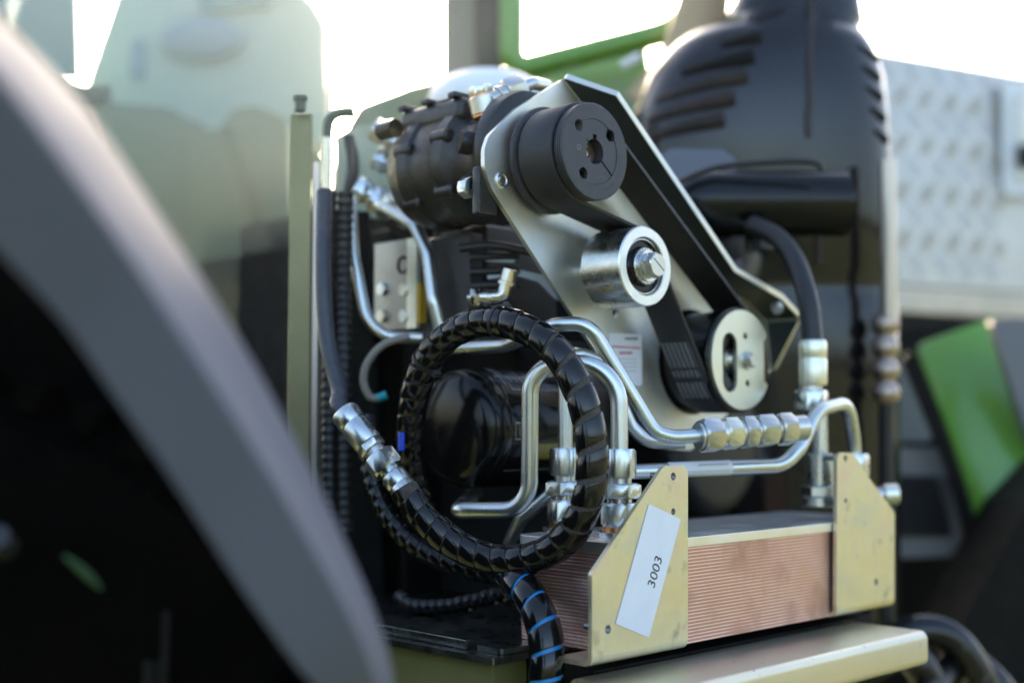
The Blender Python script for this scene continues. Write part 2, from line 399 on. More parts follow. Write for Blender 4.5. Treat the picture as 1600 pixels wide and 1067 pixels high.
obj('guard_flange', fb, [ZPLATE, mat('inner_face_shade', (.022, .035, .036), .3, .42)], mp, bevel=0.0008)  # inner face coloured dark to imitate shade and dark reflections; rim stays zinc
p = onY(1213, 474, YP-.05); bm = B(); cyl(bm, p+V((0, 0, -.003)), (-.4, -.6, -.8), 0.0075, 0.010, 20); obj('flange_bolt', bm, ZINC, mp)
p = onY(783, 282, YP); bm = B(); lathe(bm, p, (0, -1, 0), [(0.0095, 0), (0.0095, .0012), (.0075, .0022), (.0058, .0012), (.005, .0012), (0.0045, .0024), (0, .0026)], 28); obj('rivet', bm, ZINC, mp)
# warning sticker on the plate
sx0, sz1 = xz(951, 519, YP-.0006); sx1, sz0 = xz(1003, 603, YP-.0006)
st = obj('sticker', plateY(B(), round2([(sx0, sz0), (sx1, sz0), (sx1, sz1), (sx0, sz1)], 0.003), [], YP-.0008, 0.0006), PAPER, mp)
def bars(name, parent, rects, y, m):
    bm = B()
    for u0, v0, u1, v1 in rects:
        a, b = onY(u0, v0, y), onY(u1, v1, y)
        faces(bm, [(a.x, y, b.z), (b.x, y, b.z), (b.x, y, a.z), (a.x, y, a.z)], [(0, 1, 2, 3)])
    o = obj(name, bm, m, parent, smooth=0); return o
k_ = 0
bars('sticker_heading', st, [(977+i*3.4, 527, 979.4+i*3.4, 531) for i in range(6)], YP-.001, INK)
bars('red_line', st, [(956, 540, 1001, 545)]+[(968+i*3.4, 549, 970.6+i*3.4, 553.5) for i in range(6)], YP-.001, PINK)
bars('grey_line', st, [(964+i*4, v_, 966.5+i*4, v_+2) for v_ in (560, 566, 572, 579) for i in range(8)], YP-.001, GREYP)

C1 = onY(930, 237, YF); r1 = 0.0552
pl = thing('compressor_pulley', 'matte black ribbed pulley with keyed bore at the top of the belt', 'pulley', C1)
# rim: ring with ribbed edge
prof = [(0.0372, 0.0016), (r1-.0015, 0), (r1, .0012)]
y = .0022
while y < .0105: prof += [(r1, y), (r1-.0016, y+.0009), (r1, y+.0018)]; y += .0030
prof += [(r1-.001, .012), (r1-.001, .068), (r1+.0068, .070), (r1+.0075, .0715), (r1+.0075, .0735), (r1+.0068, .075), (0.03, .075), (0.03, .02), (0.0372, .02)]
HOLES = [(R(135.6), 0.672), (R(40), 0.615), (R(234), 0.60)]; hr = 0.0068
def ray_circle(phi, far):
    best = None
    for a, f in HOLES:
        cx, cz = f*r1*math.cos(a), f*r1*math.sin(a); dx, dz = math.cos(phi), math.sin(phi)
        b = dx*cx+dz*cz; c = cx*cx+cz*cz-hr*hr; D = b*b-c
        if D > 0 and b > 0: best = b+math.sqrt(D) if far else b-math.sqrt(D)
    return best
NA = 240
rim_in = []; bush_out = []
for i in range(NA):
    ph = 2*PI*i/NA; a = ray_circle(ph, True); rim_in.append(max(.0371, a) if a else .0371)
    b = ray_circle(ph, False); bush_out.append(min(.0367, b) if b else .0367)
bm = B()
stripY(bm, circ2(C1.x, C1.z, r1-.0012, NA), [(C1.x+r_*math.cos(2*PI*i/NA), C1.z+r_*math.sin(2*PI*i/NA)) for i, r_ in enumerate(rim_in)], YF, 0.012)
obj('rim_face', bm, BLKAN, pl)
bm = B(); lathe(bm, C1, (0, 1, 0), prof[1:-1]+[(0.036, .02), (0.045, .0121), (r1-.0016, .012)][:2], 96)
obj('pulley_body', bm, BLKAN, pl)
# bush, split at -40 deg, with keyed bore
a0 = R(-40); gap = 0.0011; rb = 0.0143
ring = []
for i in range(NA+1):
    ph = a0+(2*PI)*i/NA; k = int(round(ph/(2*PI)*NA)) % NA; r_ = bush_out[k]
    if i == 0: ph += gap/r_
    if i == NA: ph -= gap/r_
    ring.append((r_*math.cos(ph), r_*math.sin(ph)))
bore = []
for i in range(NA+1):
    ph = a0+(2*PI)*i/NA; d = math.degrees(ph) % 360; r_ = rb
    if 79 < d < 101: r_ = (rb+.0052)/math.sin(R(d)) if abs(math.sin(R(d))) > .5 else rb
    if 135 < d < 139: r_ = rb+.005
    if i == 0: ph += gap/r_
    if i == NA: ph -= gap/r_
    bore.append((r_*math.cos(ph), r_*math.sin(ph)))
bm = B(); stripY(bm, [(C1.x+a, C1.z+b) for a, b in ring], [(C1.x+a, C1.z+b) for a, b in bore], YF+.0006, 0.028, False)
bush = obj('taper_bush', bm, BLKAN, pl)
for a, f in HOLES[1:]:
    c = C1+V((f*r1*math.cos(a), .0045, f*r1*math.sin(a))); bm = B()
    lathe(bm, c, (0, 1, 0), [(.0064, 0), (.0036, 0), (.0034, .004), (0, .0045)], 24); obj('grub_screw', bm, BLKPT, bush)
c = C1+V((HOLES[0][1]*r1*math.cos(HOLES[0][0]), .001, HOLES[0][1]*r1*math.sin(HOLES[0][0]))); bm = B()
pr = []
for k in range(9): pr += [(.0068, k*.0013), (.0058, k*.0013+.00065)]
lathe(bm, c, (0, 1, 0), pr+[(0, .012)], 24); obj('threaded_hole', bm, BLKAN, bush)
bm = B(); lathe(bm, C1+V((0, .0125, 0)), (0, 1, 0), [(.0142, .004), (.013, 0), (.006, 0), (.0052, .003), (.0035, .004), (0, .0055)], 36); obj('shaft_end', bm, mat('shaft', (0.42, 0.33, 0.26), 1, 0.3, (0.3, 0.25, 0.2), None, 80), pl)
bm = B()
random.seed(11)
def arc_marks(bm, r0, r1_, a_from, a_to, n, fill=0.6):
    for i in range(n):
        if random.random() > 0.85: continue
        a = R(a_from+(a_to-a_from)*i/n); da = R((a_to-a_from)/n)*fill
        for j in range(2):
            ra = r0+(r1_-r0)*random.choice((0, .3, .55)); rb_ = ra+(r1_-r0)*0.22
            aa, ab = (a, a+da) if j else (a, a+da*0.3)
            if not j: ra, rb_ = r0, r1_
            vs = [(C1.x+rr*math.cos(q), YF-.00025, C1.z+rr*math.sin(q)) for rr, q in ((ra, aa), (rb_, aa), (rb_, ab), (ra, ab))]
            faces(bm, vs, [(0, 1, 2, 3)])
arc_marks(bm, .0428, .0462, -68, 12, 26); obj('engraving', bm, mat('engraving', (0.085, 0.085, 0.092), 0.3, 0.5), pl, smooth=0)
bm = B(); arc_marks(bm, .0285, .0305, -92, -62, 9)
arc_marks(bm, .0265, .0285, 88, 97, 3); arc_marks(bm, .0255, .0275, 176, 183, 2)
for v_ in bm.verts: v_.co.y += .0004
obj('engraving', bm, mat('engraving_pale', (0.22, 0.22, 0.23), 0.3, 0.5), bush, smooth=0)
bm = B(); lathe(bm, C1+V((-.0265, .0003, .001)), (0, 1, 0), [(.0032, 0), (.0024, 0)], 20); obj('stamped_ring', bm, MATS['engraving_pale'], bush, smooth=0)

C2 = onY(1008.8, 416, YF-.005); r2 = 0.0466
tp = thing('tensioner_pulley', 'shiny steel tensioner roller with hexagon bolt pressing on the belt', 'pulley', C2)
bm = B(); lathe(bm, C2, (0, 1, 0), [(.0335, .0012), (.0345, 0), (r2-.0014, 0), (r2, .0014), (r2, .059), (r2-.001, .060), (.02, .060), (.02, .0095), (.0335, .0095)], 96)
obj('roller', bm, BRIGHT, tp)
bm = B(); lathe(bm, C2, (0, 1, 0), [(.0346, -.0002), (r2-.0013, -.0002)], 96); obj('rim_face', bm, RINGF, tp)
bm = B(); lathe(bm, C2+V((0, .0045, 0)), (0, 1, 0), [(.0333, 0), (.0320, 0), (.0305, .002), (.0300, .0025), (.0235, .0025), (.022, .0005), (.0215, .0045)], 80); obj('bearing', bm, [BLKPT], tp)
bm = B(); lathe(bm, C2+V((0, .0020, 0)), (0, 1, 0), [(.0333, .0035), (.0325, .001), (.0312, .001), (.0307, .0035)], 80); obj('circlip', bm, STEEL, tp)
bm = B(); lathe(bm, C2, (0, 1, 0), [(.0215, .008), (.0215, -.001), (.0205, -.002), (.0, -.002)], 60); w_ = obj('washer', bm, STEEL, tp)
bm = B()
for k in range(26):   # knurl of the wedge washer
    a = 2*PI*k/26; c = C2+V((math.cos(a)*.0195, -.0022, math.sin(a)*.0195)); box(bm, c, (.003, .0012, .0012), Matrix.Rotation(-a, 3, 'Y'))
obj('knurl', bm, STEEL, w_)
bm = B(); cyl(bm, C2+V((0, -.0022, 0)), (0, -1, 0), .0182, .0035, 40); obj('flange_washer', bm, BRIGHT, tp)
bm = B(); hexnut(bm, C2+V((0, -.0057, 0)), (0, -1, 0), .0265, .0135, spin=0.28); hb = obj('hex_bolt', bm, ZINC, tp)
bm = B(); box(bm, C2+V((.001, -.01935, .0005)), (.023, .0004, .0009), Matrix.Rotation(R(36), 3, 'Y')); obj('marker_stroke', bm, INK, hb)
bm = B(); cyl(bm, C2+V((0, .06, 0)), (0, 1, 0), .018, YP-C2.y-.06, 32); obj('spacer', bm, STEEL, tp)

C3 = onY(1160, 562, .965); r3 = 0.0633
cp = thing('crank_pulley', 'wide black lower pulley with slotted zinc disc bolted to its front', 'pulley', C3)
pts = []
for i in range(97):
    d = -180+360*i/96
    if -36 < d < 36: continue
    pts.append((C3.x+r3*math.cos(R(d)), C3.z+r3*math.sin(R(d)), d))
lo = [(x, z) for x, z, d in pts if d <= -36]; hi = [(x, z) for x, z, d in pts if d >= 36]
notch = [(C3.x+r3*.86, C3.z-r3*.50), (C3.x+r3*.74, C3.z-r3*.40), (C3.x+r3*.74, C3.z+r3*.40), (C3.x+r3*.86, C3.z+r3*.52)]
sl = xz(1140.5, 566, .965); sw = 0.0150; shh = 0.0225
slot = arc2(sl[0], sl[1]+shh, sw, 0, PI, 12)+arc2(sl[0], sl[1]-shh, sw, PI, 2*PI, 12)
bm = plateY(B(), lo+notch+hi, [slot, circ2(*xz(1164.5, 525, .965), .0042, 16), circ2(*xz(1168, 598.5, .965), .0042, 16)], .965, .005)
obj('front_disc', bm, YZPALE, cp, bevel=.0007)
b3 = C3+V((0, .005, 0))
bm = B(); lathe(bm, b3, (0, 1, 0), [(.03, .002), (.036, .0005), (r3-.002, .0005), (r3+.0035, .001), (r3+.0045, .003), (r3+.0045, .0065), (r3+.003, .008), (r3, .010), (r3, .074), (r3+.012, .076), (r3+.0125, .080), (r3+.011, .083), (.02, .083), (.02, .03), (.03, .03)], 96)
obj('pulley_body', bm, BLKPT, cp)
bm = B(); lathe(bm, b3+V((0, .004, 0)), (0, 1, 0), [(0, 0), (.010, 0), (.011, .001), (.016, .003), (.022, .003), (.022, .014), (.026, .014), (.028, .020), (.0299, .024)], 40); obj('hub', bm, STEEL, cp)
pb = onY(1168, 563, .965); bm = B(); cyl(bm, pb, (0, -1, 0), .0125, .002, 32); obj('washer', bm, ZINC, cp)
bm = B(); hexnut(bm, pb+V((0, -.002, 0)), (0, -1, 0), .017, .0095, spin=.3); obj('hex_bolt', bm, ZINC, cp)

# belt: around upper pulley, over the tensioner's right side, around the lower pulley
bt = 0.0042
A1 = (C1.x, C1.z, r1-.001+bt/2); A2 = (C2.x, C2.z, r2+bt/2); A3 = (C3.x, C3.z, r3+bt/2)
def tangent(a, b, sa, sb):
    """unit n so that points c_i + n*s_i*r_i give the common tangent"""
    dx, dz = b[0]-a[0], b[1]-a[1]; d = math.hypot(dx, dz); k = (sb*b[2]-sa*a[2])/d; base = math.atan2(dz, dx)
    return base, math.acos(max(-1, min(1, k)))
def tpts(a, b, sa, sb, side):
    # normal n with n.(b-a) = sa*ra - sb*rb
    dx, dz = b[0]-a[0], b[1]-a[1]; d = math.hypot(dx, dz); c = (sa*a[2]-sb*b[2])/d; ang = math.atan2(dz, dx)+side*math.acos(c)
    n = (math.cos(ang), math.sin(ang)); return (a[0]+n[0]*sa*a[2], a[1]+n[1]*sa*a[2]), (b[0]+n[0]*sb*b[2], b[1]+n[1]*sb*b[2])
q1, q3 = tpts(A1, A3, 1, 1, 1)        # right (upper) run, outside on +side
l1, l2 = tpts(A1, A2, 1, -1, -1)      # left run to the tensioner, crossing
m2, m3 = tpts(A2, A3, -1, 1, -1)
def ang(c, p): return math.atan2(p[1]-c[1], p[0]-c[0])
def arcpath(c, pa, pb, ccw, n=40):
    a, b = ang(c, pa), ang(c, pb)
    if ccw and b < a: b += 2*PI
    if not ccw and b > a: b -= 2*PI
    return arc2(c[0], c[1], c[2], a, b, n)
bp = arcpath(A1, q1, l1, True, 60)
bp += arcpath(A2, l2, m2, False, 24)
bp += arcpath(A3, m3, q3, True, 60)
# resample the closed loop
dl = thing('drive_belt', 'wide black ribbed drive belt with rows of faint white print', 'belt', (C2.x+.05, YF+.04, C2.z))
bm = B(); uvl = bm.loops.layers.uv.new('uv'); n = len(bp); y0, y1 = YF+.0135, YF+.064
cx_, cz_ = 0, 0
rows = []; s_ = 0.0; sl_ = []
for i in range(n):
    a, b = bp[i-1], bp[(i+1) % n]; t = V((b[0]-a[0], b[1]-a[1])).normalized(); no = V((t.y, -t.x)); x, z = bp[i]
    o_, i_ = (x+no.x*bt/2, z+no.y*bt/2), (x-no.x*bt/2, z-no.y*bt/2)
    e = .0006
    rows.append([bm.verts.new((o_[0]-no.x*e, y0, o_[1]-no.y*e)), bm.verts.new((o_[0], y0+e, o_[1])), bm.verts.new((o_[0], y1, o_[1])), bm.verts.new((i_[0], y1, i_[1])), bm.verts.new((i_[0], y0, i_[1]))])
    sl_.append(s_); s_ += math.hypot(bp[(i+1) % n][0]-x, bp[(i+1) % n][1]-z)
for i in range(n):
    A, C = rows[i], rows[(i+1) % n]; sa, sb = sl_[i], sl_[i]+math.hypot(bp[(i+1) % n][0]-bp[i][0], bp[(i+1) % n][1]-bp[i][1])
    for k in range(5):
        f = bm.faces.new((A[k], C[k], C[(k+1) % 5], A[(k+1) % 5])); f.material_index = 1 if k == 1 else 0
        uu = [0, 0, 1, 1, 0]
        for lp, (ss, kk) in zip(f.loops, ((sa, k), (sb, k), (sb, (k+1) % 5), (sa, (k+1) % 5))): lp[uvl].uv = (uu[kk], ss)
bmesh.ops.recalc_face_normals(bm, faces=bm.faces)
PRINT0 = sl_[60+1+24]   # where the lower run begins
def belt_mat():
    m = bpy.data.materials.new('belt_print'); m.use_nodes = True; n_ = m.node_tree; L = n_.links.new; b = n_.nodes['Principled BSDF']
    b.inputs['Roughness'].default_value = 0.5
    uv = n_.nodes.new('ShaderNodeUVMap'); uv.uv_map = 'uv'; sp = n_.nodes.new('ShaderNodeSeparateXYZ'); L(uv.outputs[0], sp.inputs[0])
    def mth(op, a, b_=0.0, c_=None):
        q = n_.nodes.new('ShaderNodeMath'); q.operation = op
        for i, x in enumerate((a, b_) if c_ is None else (a, b_, c_)):
            if isinstance(x, (int, float)): q.inputs[i].default_value = x
            else: L(x, q.inputs[i])
        return q.outputs[0]
    u, v = sp.outputs[0], sp.outputs[1]
    cu = mth('FRACT', mth('MULTIPLY', u, 7.0)); col = mth('MULTIPLY', mth('GREATER_THAN', cu, .25), mth('LESS_THAN', cu, .85))
    rowf = mth('FRACT', mth('MULTIPLY', v, 330.0)); row = mth('LESS_THAN', rowf, .68)
    cmb = n_.nodes.new('ShaderNodeCombineXYZ'); L(mth('MULTIPLY', u, 38), cmb.inputs[0]); L(mth('MULTIPLY', v, 900), cmb.inputs[1])
    vo = n_.nodes.new('ShaderNodeTexNoise'); vo.inputs['Scale'].default_value = 1.0; L(cmb.outputs[0], vo.inputs['Vector'])
    gl = mth('GREATER_THAN', vo.outputs['Fac'], .46)
    def band(a, c): return mth('MULTIPLY', mth('GREATER_THAN', v, PRINT0+a), mth('LESS_THAN', v, PRINT0+c))
    bb = mth('ADD', mth('ADD', band(B0, B0+.036), band(B0+.040, B0+.050)), band(B0+.058, B0+.082))
    side = mth('MULTIPLY', mth('GREATER_THAN', u, .10), mth('LESS_THAN', u, .97))
    f = mth('MULTIPLY', mth('MULTIPLY', mth('MULTIPLY', col, row), mth('MULTIPLY', gl, bb)), side)
    mx = n_.nodes.new('ShaderNodeMix'); mx.data_type = 'RGBA'; L(f, mx.inputs['Factor']); mx.inputs['A'].default_value = (0.02, 0.02, 0.022, 1); mx.inputs['B'].default_value = (0.42, 0.42, 0.44, 1)
    L(mx.outputs['Result'], b.inputs['Base Color']); return m
B0 = 0.128
obj('belt_band', bm, [RUB, belt_mat()], dl, smooth=50)

# ================================================================ heat exchanger and its brackets
YH = 0.877; HZ0, HZ1 = 1.0075, 1.122; HX0, HX1 = 1.005, 1.535; HY1 = YH+.160
he = thing('heat_exchanger', 'copper brazed plate heat exchanger with stacked pinkish plates and steel lid', 'heat exchanger', ((HX0+HX1)/2, YH+.1, HZ0))
npl = 28; stp = (HZ1-.010-HZ0)/npl
bm = B(); lp = round2([(HX0+.002, YH+.001), (HX1, YH+.001), (HX1, HY1), (HX0+.002, HY1)], .014, 4)
prism(bm, [[(x, y, 0) for x, y in lp]], (0, 0, stp*.80)); bm2 = B()
for v_ in bm.verts: pass
L0 = loc_of(he)
for v_ in bm.verts: v_.co -= V((L0.x, L0.y, 0))
me = bpy.data.meshes.new('plate'); bmesh.ops.recalc_face_normals(bm, faces=bm.faces)
es = [e for e in bm.edges if len(e.link_faces) == 2 and e.calc_face_angle(0) > R(40)]
bmesh.ops.bevel(bm, geom=es, offset=stp*.25, segments=2, affect='EDGES'); bm.to_mesh(me); bm.free(); me.materials.append(COPPER)
for i in range(npl):
    o = bpy.data.objects.new('plate', me); COL.objects.link(o); o.parent = he
    o.location = (random.uniform(-.0003, .0003), random.uniform(-.00006, .00006), i*stp)
bm = B(); prism(bm, [[(x, y, HZ0) for x, y in round2([(HX0+.003, YH+.0018), (HX1-.001, YH+.0018), (HX1-.001, HY1-.001), (HX0+.003, HY1-.001)], .014, 4)]], (0, 0, HZ1-.011-HZ0)); obj('core', bm, mat('dull_copper', (.56, .32, .26), 1, .5), he)
bm = B(); prism(bm, [[(x, y, HZ1-.0105) for x, y in round2([(HX0, YH-.001), (HX1, YH-.001), (HX1, HY1+.001), (HX0, HY1+.001)], .016, 5)]], (0, 0, .0105)); obj('lid', bm, mat('lid_steel', (0.90, 0.89, 0.92), 1, 0.36, (0.8, 0.79, 0.75), None, 12, .08), he, bevel=.003)

YB = YH-.0075; BT = .005
def bracket(name, label, pts, rad, hole_px, flange_x):
    a = [xz(u, v_, YB) for u, v_ in pts]; zl = (a[-1][1]+a[-2][1])/2 if len(pts) > 5 else (a[2][1]+a[3][1])/2
    a = [(x, zl+.010) if z < zl+.008 else (x, z) for x, z in a]; xs = [q[0] for q in a]
    t = thing(name, label, 'bracket', (sum(xs)/len(xs), YB, min(q[1] for q in a)))
    hs = [circ2(*xz(u, v_, YB), r_, 20) for u, v_, r_ in hole_px]
    obj('face', plateY(B(), round2(a, rad, 6), hs, YB, BT), YZINC, t, bevel=.0008)
    for u, v_, r_ in hole_px:    # threaded bush behind each hole
        c = onY(u, v_, YB); bm = B(); pr = []
        for k in range(6): pr += [(r_*1.01, .0012+k*.0014), (r_*.86, .0012+k*.0014+.0007)]
        lathe(bm, c, (0, 1, 0), pr+[(r_*.8, .011), (r_*.8, .03), (0, .03)], 20); obj('threaded_hole', bm, TSTEEL, t)
    # foot: bent under the exchanger
    x0, x1 = flange_x; z0 = zl; bm = B(); rr = .010; path = []
    for k in range(7): an = PI+PI/2*k/6; path.append((YB+rr+rr*math.cos(an), z0+.004+rr+rr*math.sin(an)-.004))
    path.append((YB+.05, z0)); inn = []
    for i in range(len(path)):
        p_, q_ = path[max(i-1, 0)], path[min(i+1, len(path)-1)]; tt = V((q_[0]-p_[0], q_[1]-p_[1])).normalized(); inn.append((path[i][0]-tt.y*BT, path[i][1]+tt.x*BT))
    rows = [[bm.verts.new((x, y, z)) for x, y, z in ((x0, *path[i]), (x1, *path[i]), (x1, *inn[i]), (x0, *inn[i]))] for i in range(len(path))]
    for A, C in zip(rows[:-1], rows[1:]):
        for k in range(4): bm.faces.new((A[k], A[(k+1) % 4], C[(k+1) % 4], C[k]))
    bm.faces.new(rows[0]); bm.faces.new(rows[-1][::-1]); bmesh.ops.recalc_face_normals(bm, faces=bm.faces)
    obj('foot', bm, YZINC, t)
    return t
bl = bracket('mounting_bracket', 'yellow zinc bracket bearing a white sticker that reads 3003', [(1037, 728), (1075, 727), (1075, 1014), (925, 1042), (925, 896)], [.012, .010, .001, .001, .006],
             [(1052, 744, .0042), (1052, 799, .0035), (950, 983, .0045)], (onY(925, 1036, YB).x, onY(1075, 1008, YB).x))
br = bracket('mounting_bracket', 'yellow zinc bracket without sticker at the far end of the copper exchanger', [(1308, 706), (1334, 708), (1362, 752), (1398, 800), (1398, 946), (1307, 966)], [.010, .012, .02, .010, .001, .001],
             [(1321, 716, .0042), (1321.5, 782, .0032), (1369, 909, .0045)], (onY(1307, 957, YB).x, onY(1398, 938, YB).x))
stk = [xz(u, v_, YB-.0006) for u, v_ in ((1014, 787), (1064, 811), (1014, 996), (962, 974))]
lab = obj('sticker', plateY(B(), round2(stk, .0008, 2), [], YB-.0007, .0005), PAPER, bl)
cpx = onY(1024, 893, YB-.0008); dx_ = V((stk[1][0]-stk[2][0], 0, stk[1][1]-stk[2][1])).normalized(); dy_ = V((stk[0][0]-stk[1][0], 0, stk[0][1]-stk[1][1])).normalized()
put_text('number', '3003', .0175, INK, lab, cpx, dx_, dy_)

# square tube under the exchanger
bm = B(); tz1 = .991; pr = round2([(.790, tz1-.042), (.790, tz1), (.900, tz1), (.900, tz1-.042)], .010, 6)
prism(bm, [[(.950, y, z) for y, z in pr]], (.522, 0, 0))
o = tag(obj('square_tube', bm, TUBEZ, bevel=0), 'long pale yellow zinc square tube lying below the copper exchanger', 'beam')
bm = B(); hexa(bm, (.99, .904, .94), (1.54, 1.10, .992)); tag(obj('support_rail', bm, DARK, bevel=.002), 'dark support rail between the exchanger and the square tube', 'rail')

# deck plate at the left of the exchanger
dk = thing('deck_plate', 'dark greasy steel deck plate under the hose loop', 'deck plate', (.98, 1.2, .99))
cD = onZ(770, 1030, 1.0)
bm = B(); prism(bm, [[(x, y, .994) for x, y in round2([(cD.x, cD.y), (cD.x+.75, cD.y), (cD.x+.75, cD.y+.9), (cD.x-.02, cD.y+.9)], [.004, .001, .001, .001])]], (0, 0, .007))
obj('sheet', bm, mat('deck_steel', (0.16, 0.17, 0.16), .9, .30, (0.07, 0.08, 0.075), (0.22, 0.22, 0.20), 14, .12, .1, 300), dk, bevel=.002)
e0 = onZ(735, 1020, 1.002); bm = B(); hexa(bm, (e0.x+.012, e0.y+.02, 1.0012), (e0.x+.02, e0.y+.55, 1.012)); obj('rib', bm, MATS['deck_steel'], dk, bevel=.002)
bm = B(); prism(bm, [[(x, y, 1.0012) for x, y in round2([(cD.x+.018, cD.y+.006), (cD.x+.14, cD.y+.006), (cD.x+.14, cD.y+.05), (cD.x+.018, cD.y+.05)], .008)]], (0, 0, .006)); obj('tab', bm, MATS['deck_steel'], dk, bevel=.002)
bm = B(); hexa(bm, (cD.x+.012, cD.y+.014, .80), (cD.x+.09, cD.y+.95, .9935)); tag(obj('frame_beam', bm, mat('olive_beam', (0.12, 0.125, 0.04), 0, .5, (0.16, 0.16, 0.06), None, 10), bevel=.006), 'olive yellow frame beam under the dark deck plate', 'beam')

# ================================================================ fittings on the exchanger
def port(label, u, v0, xref=None, yref=None, right=True):
    c = onY(u, v0, yref) if yref else onX(u, v0, xref)
    t = thing('port_fitting', label, 'fitting', (c.x, c.y, HZ1), 'screw fittings on the copper exchanger')
    fitting(t, (c.x, c.y, HZ1), (0, 0, 1), [('collar', 'cyl', .006, .027, STEEL), ('copper_ring', 'cyl', .005, .019, COPW), ('hex_body', 'hex', .026, .0185), ('thread', 'cyl', .005, .014, STEEL),
        ('knurled_collar', 'hex', .016, .0210), ('neck', 'cyl', .006, .0135), ('union_nut', 'hex', .032, .0165, ZINC, 0.25)])
    return c
PR = port('zinc screw fitting on the exchanger just left of the sticker bracket', 968, 750, yref=.935)
PL = port('zinc screw fitting left of the sticker bracket, half behind the looped hose', 884, 748, xref=PR.x)

# ================================================================ rigid pipes
def pipe(label, pts, rpx, rad, extra=None, m=ZPIPE, group='bent zinc pipes'):
    pts = [q if isinstance(q, V) else P(*q) for q in pts]; rm = rpx*dep(pts[len(pts)//2])/F
    path = fillet(pts, rad, 10); bm = B(); tube(bm, path, rm, 22)
    o = tag(obj('bent_pipe', bm, m, smooth=60), label, 'pipe', group); return o, path, rm
tC = dep(V((PR.x, PR.y, 1.3)))
topz = onY(962, 566, PR.y).z
uL = onY(829, 700, PR.y-.01)
pipe('zinc pipe arching behind the looped hose, vertical legs on both its sides', [(742, 770, 1.68), (716, 797, 1.475), (827, 796, 1.435), (829, 568, 1.435), V((PR.x, PR.y, topz)), V((PR.x, PR.y, HZ1+.09))], 13.5, [.016, .034, .034, .046])
pipe('zinc pipe rising from the fitting half behind the looped hose', [V((PL.x, PL.y, HZ1+.09)), V((PL.x, PL.y, onX(885, 590, PL.x).z)), (890, 548, 1.52), (940, 565, 1.52), (985, 665, 1.53), (1010, 690, 1.53), (1070, 690, 1.53)], 11, .035)
pA, pathA, rA = pipe('zinc pipe slanting down across the pulley plate into the coupling row', [(700, 545, 1.60), (790, 540, 1.55), (868, 507, 1.47), (920, 505, 1.46), (1022, 675, 1.47), (1050, 683, 1.475), (1100, 680, 1.485)], 11.5, [.03, .03, .03, .045, .05, .05])
pH, pathH, rH = pipe('long horizontal zinc pipe with a paper tag and an arched end', [(984, 737, 1.50), (1040, 735, 1.51), (1225, 727, 1.56), (1250, 700, 1.57), (1278, 640, 1.60), (1325, 628, 1.67), (1335, 690, 1.70), (1335, 725, 1.70)], 10.8, [.05, .05, .02, .045, .045, .06])
# paper tag wrapped round the horizontal pipe
i0 = min(range(len(pathH)), key=lambda i: (pathH[i]-P(1044, 735, 1.51)).length)
a_, b_ = P(1042, 734.5, 1.5105), P(1140, 730.5, 1.537); bm = B(); tube(bm, [a_.lerp(b_, k/6) for k in range(7)], rH+.0006, 22, False)
tg = obj('paper_tag', bm, PAPER, pH); td = (b_-a_).normalized(); vd = -(((a_+b_)/2-CAM).normalized()); nd = td.cross(vd).normalized()*-1
nd = nd if nd.z > 0 else -nd; fr_ = td.cross(nd); fr_ = fr_ if fr_.dot(vd) > 0 else -fr_
bm = B(); random.seed(3)
for rw, (s0, s1) in ((.0035, (.45, .93)), (-.0035, (.25, .93))):
    s = s0
    while s < s1:
        l = random.uniform(.012, .03); an = rw/(rH); c = a_.lerp(b_, s)+nd*rw*1.0+fr_*math.sqrt((rH+.0009)**2-rw*rw); e = a_.lerp(b_, s+l)-a_.lerp(b_, s)
        up2 = nd*.0022; faces(bm, [c, c+e, c+e+up2, c+up2], [(0, 1, 2, 3)]); s += l+.01
obj('print', bm, GREYP, tg, smooth=0)
# small sticker on the left leg of the arched pipe (a code is left off)
pipe('thin zinc pipe running down left from the fitting behind the hose', [(905, 742, 1.50), (868, 764, 1.50), (812, 812, 1.52), (796, 850, 1.54)], 10.5, .03)
pipe('curved zinc pipe at the far left, outermost of the two by the valve block', [(548, 306, 1.70), (553, 400, 1.68), (572, 495, 1.66), (600, 527, 1.65), (660, 528, 1.65)], 9, .06)
pipe('bent zinc pipe running down right of the valve block', [(592, 318, 1.72), (648, 352, 1.66), (668, 395, 1.64), (677, 470, 1.62), (690, 520, 1.62)], 10.5, .035)

# coupling row on the slanted pipe
cr_ = thing('coupling_row', 'row of zinc hexagon couplings in front of the lower pulley', 'coupling', P(1100, 680, 1.485))
d_ = P(1255, 668, 1.535)-P(1093, 681, 1.482)
fitting(cr_, P(1090, 681, 1.482), d_, [('collar', 'cyl', .004, .0155), ('union_nut', 'hex', .024, .0185, ZINC, .3), ('sleeve', 'cyl', .006, .0165), ('hex_body', 'hex', .020, .0172, YZPALE, .25), ('sleeve', 'cyl', .005, .015), ('hex_body', 'hex', .016, .0178, ZINC, .35),
    ('sleeve', 'cyl', .004, .0155), ('hex_body', 'hex', .024, .0178, ZINC, .3), ('sleeve', 'cyl', .006, .0135), ('union_nut', 'hex', .020, .0175, ZINC, .2), ('sleeve', 'cyl', .018, .0155)])
# nut under the arched end, behind the right bracket
an_ = thing('pipe_nut', 'zinc union nut behind the plain bracket under the arched pipe end', 'fitting', P(1335, 760, 1.70))
fitting(an_, P(1334, 746, 1.70), (0, 0, 1), [('union_nut', 'hex', .032, .018)])
fitting(an_, P(1336, 790, 1.70), (0, 0, 1), [('hex_body', 'hex', .024, .021), ('neck', 'cyl', .011, .013)])
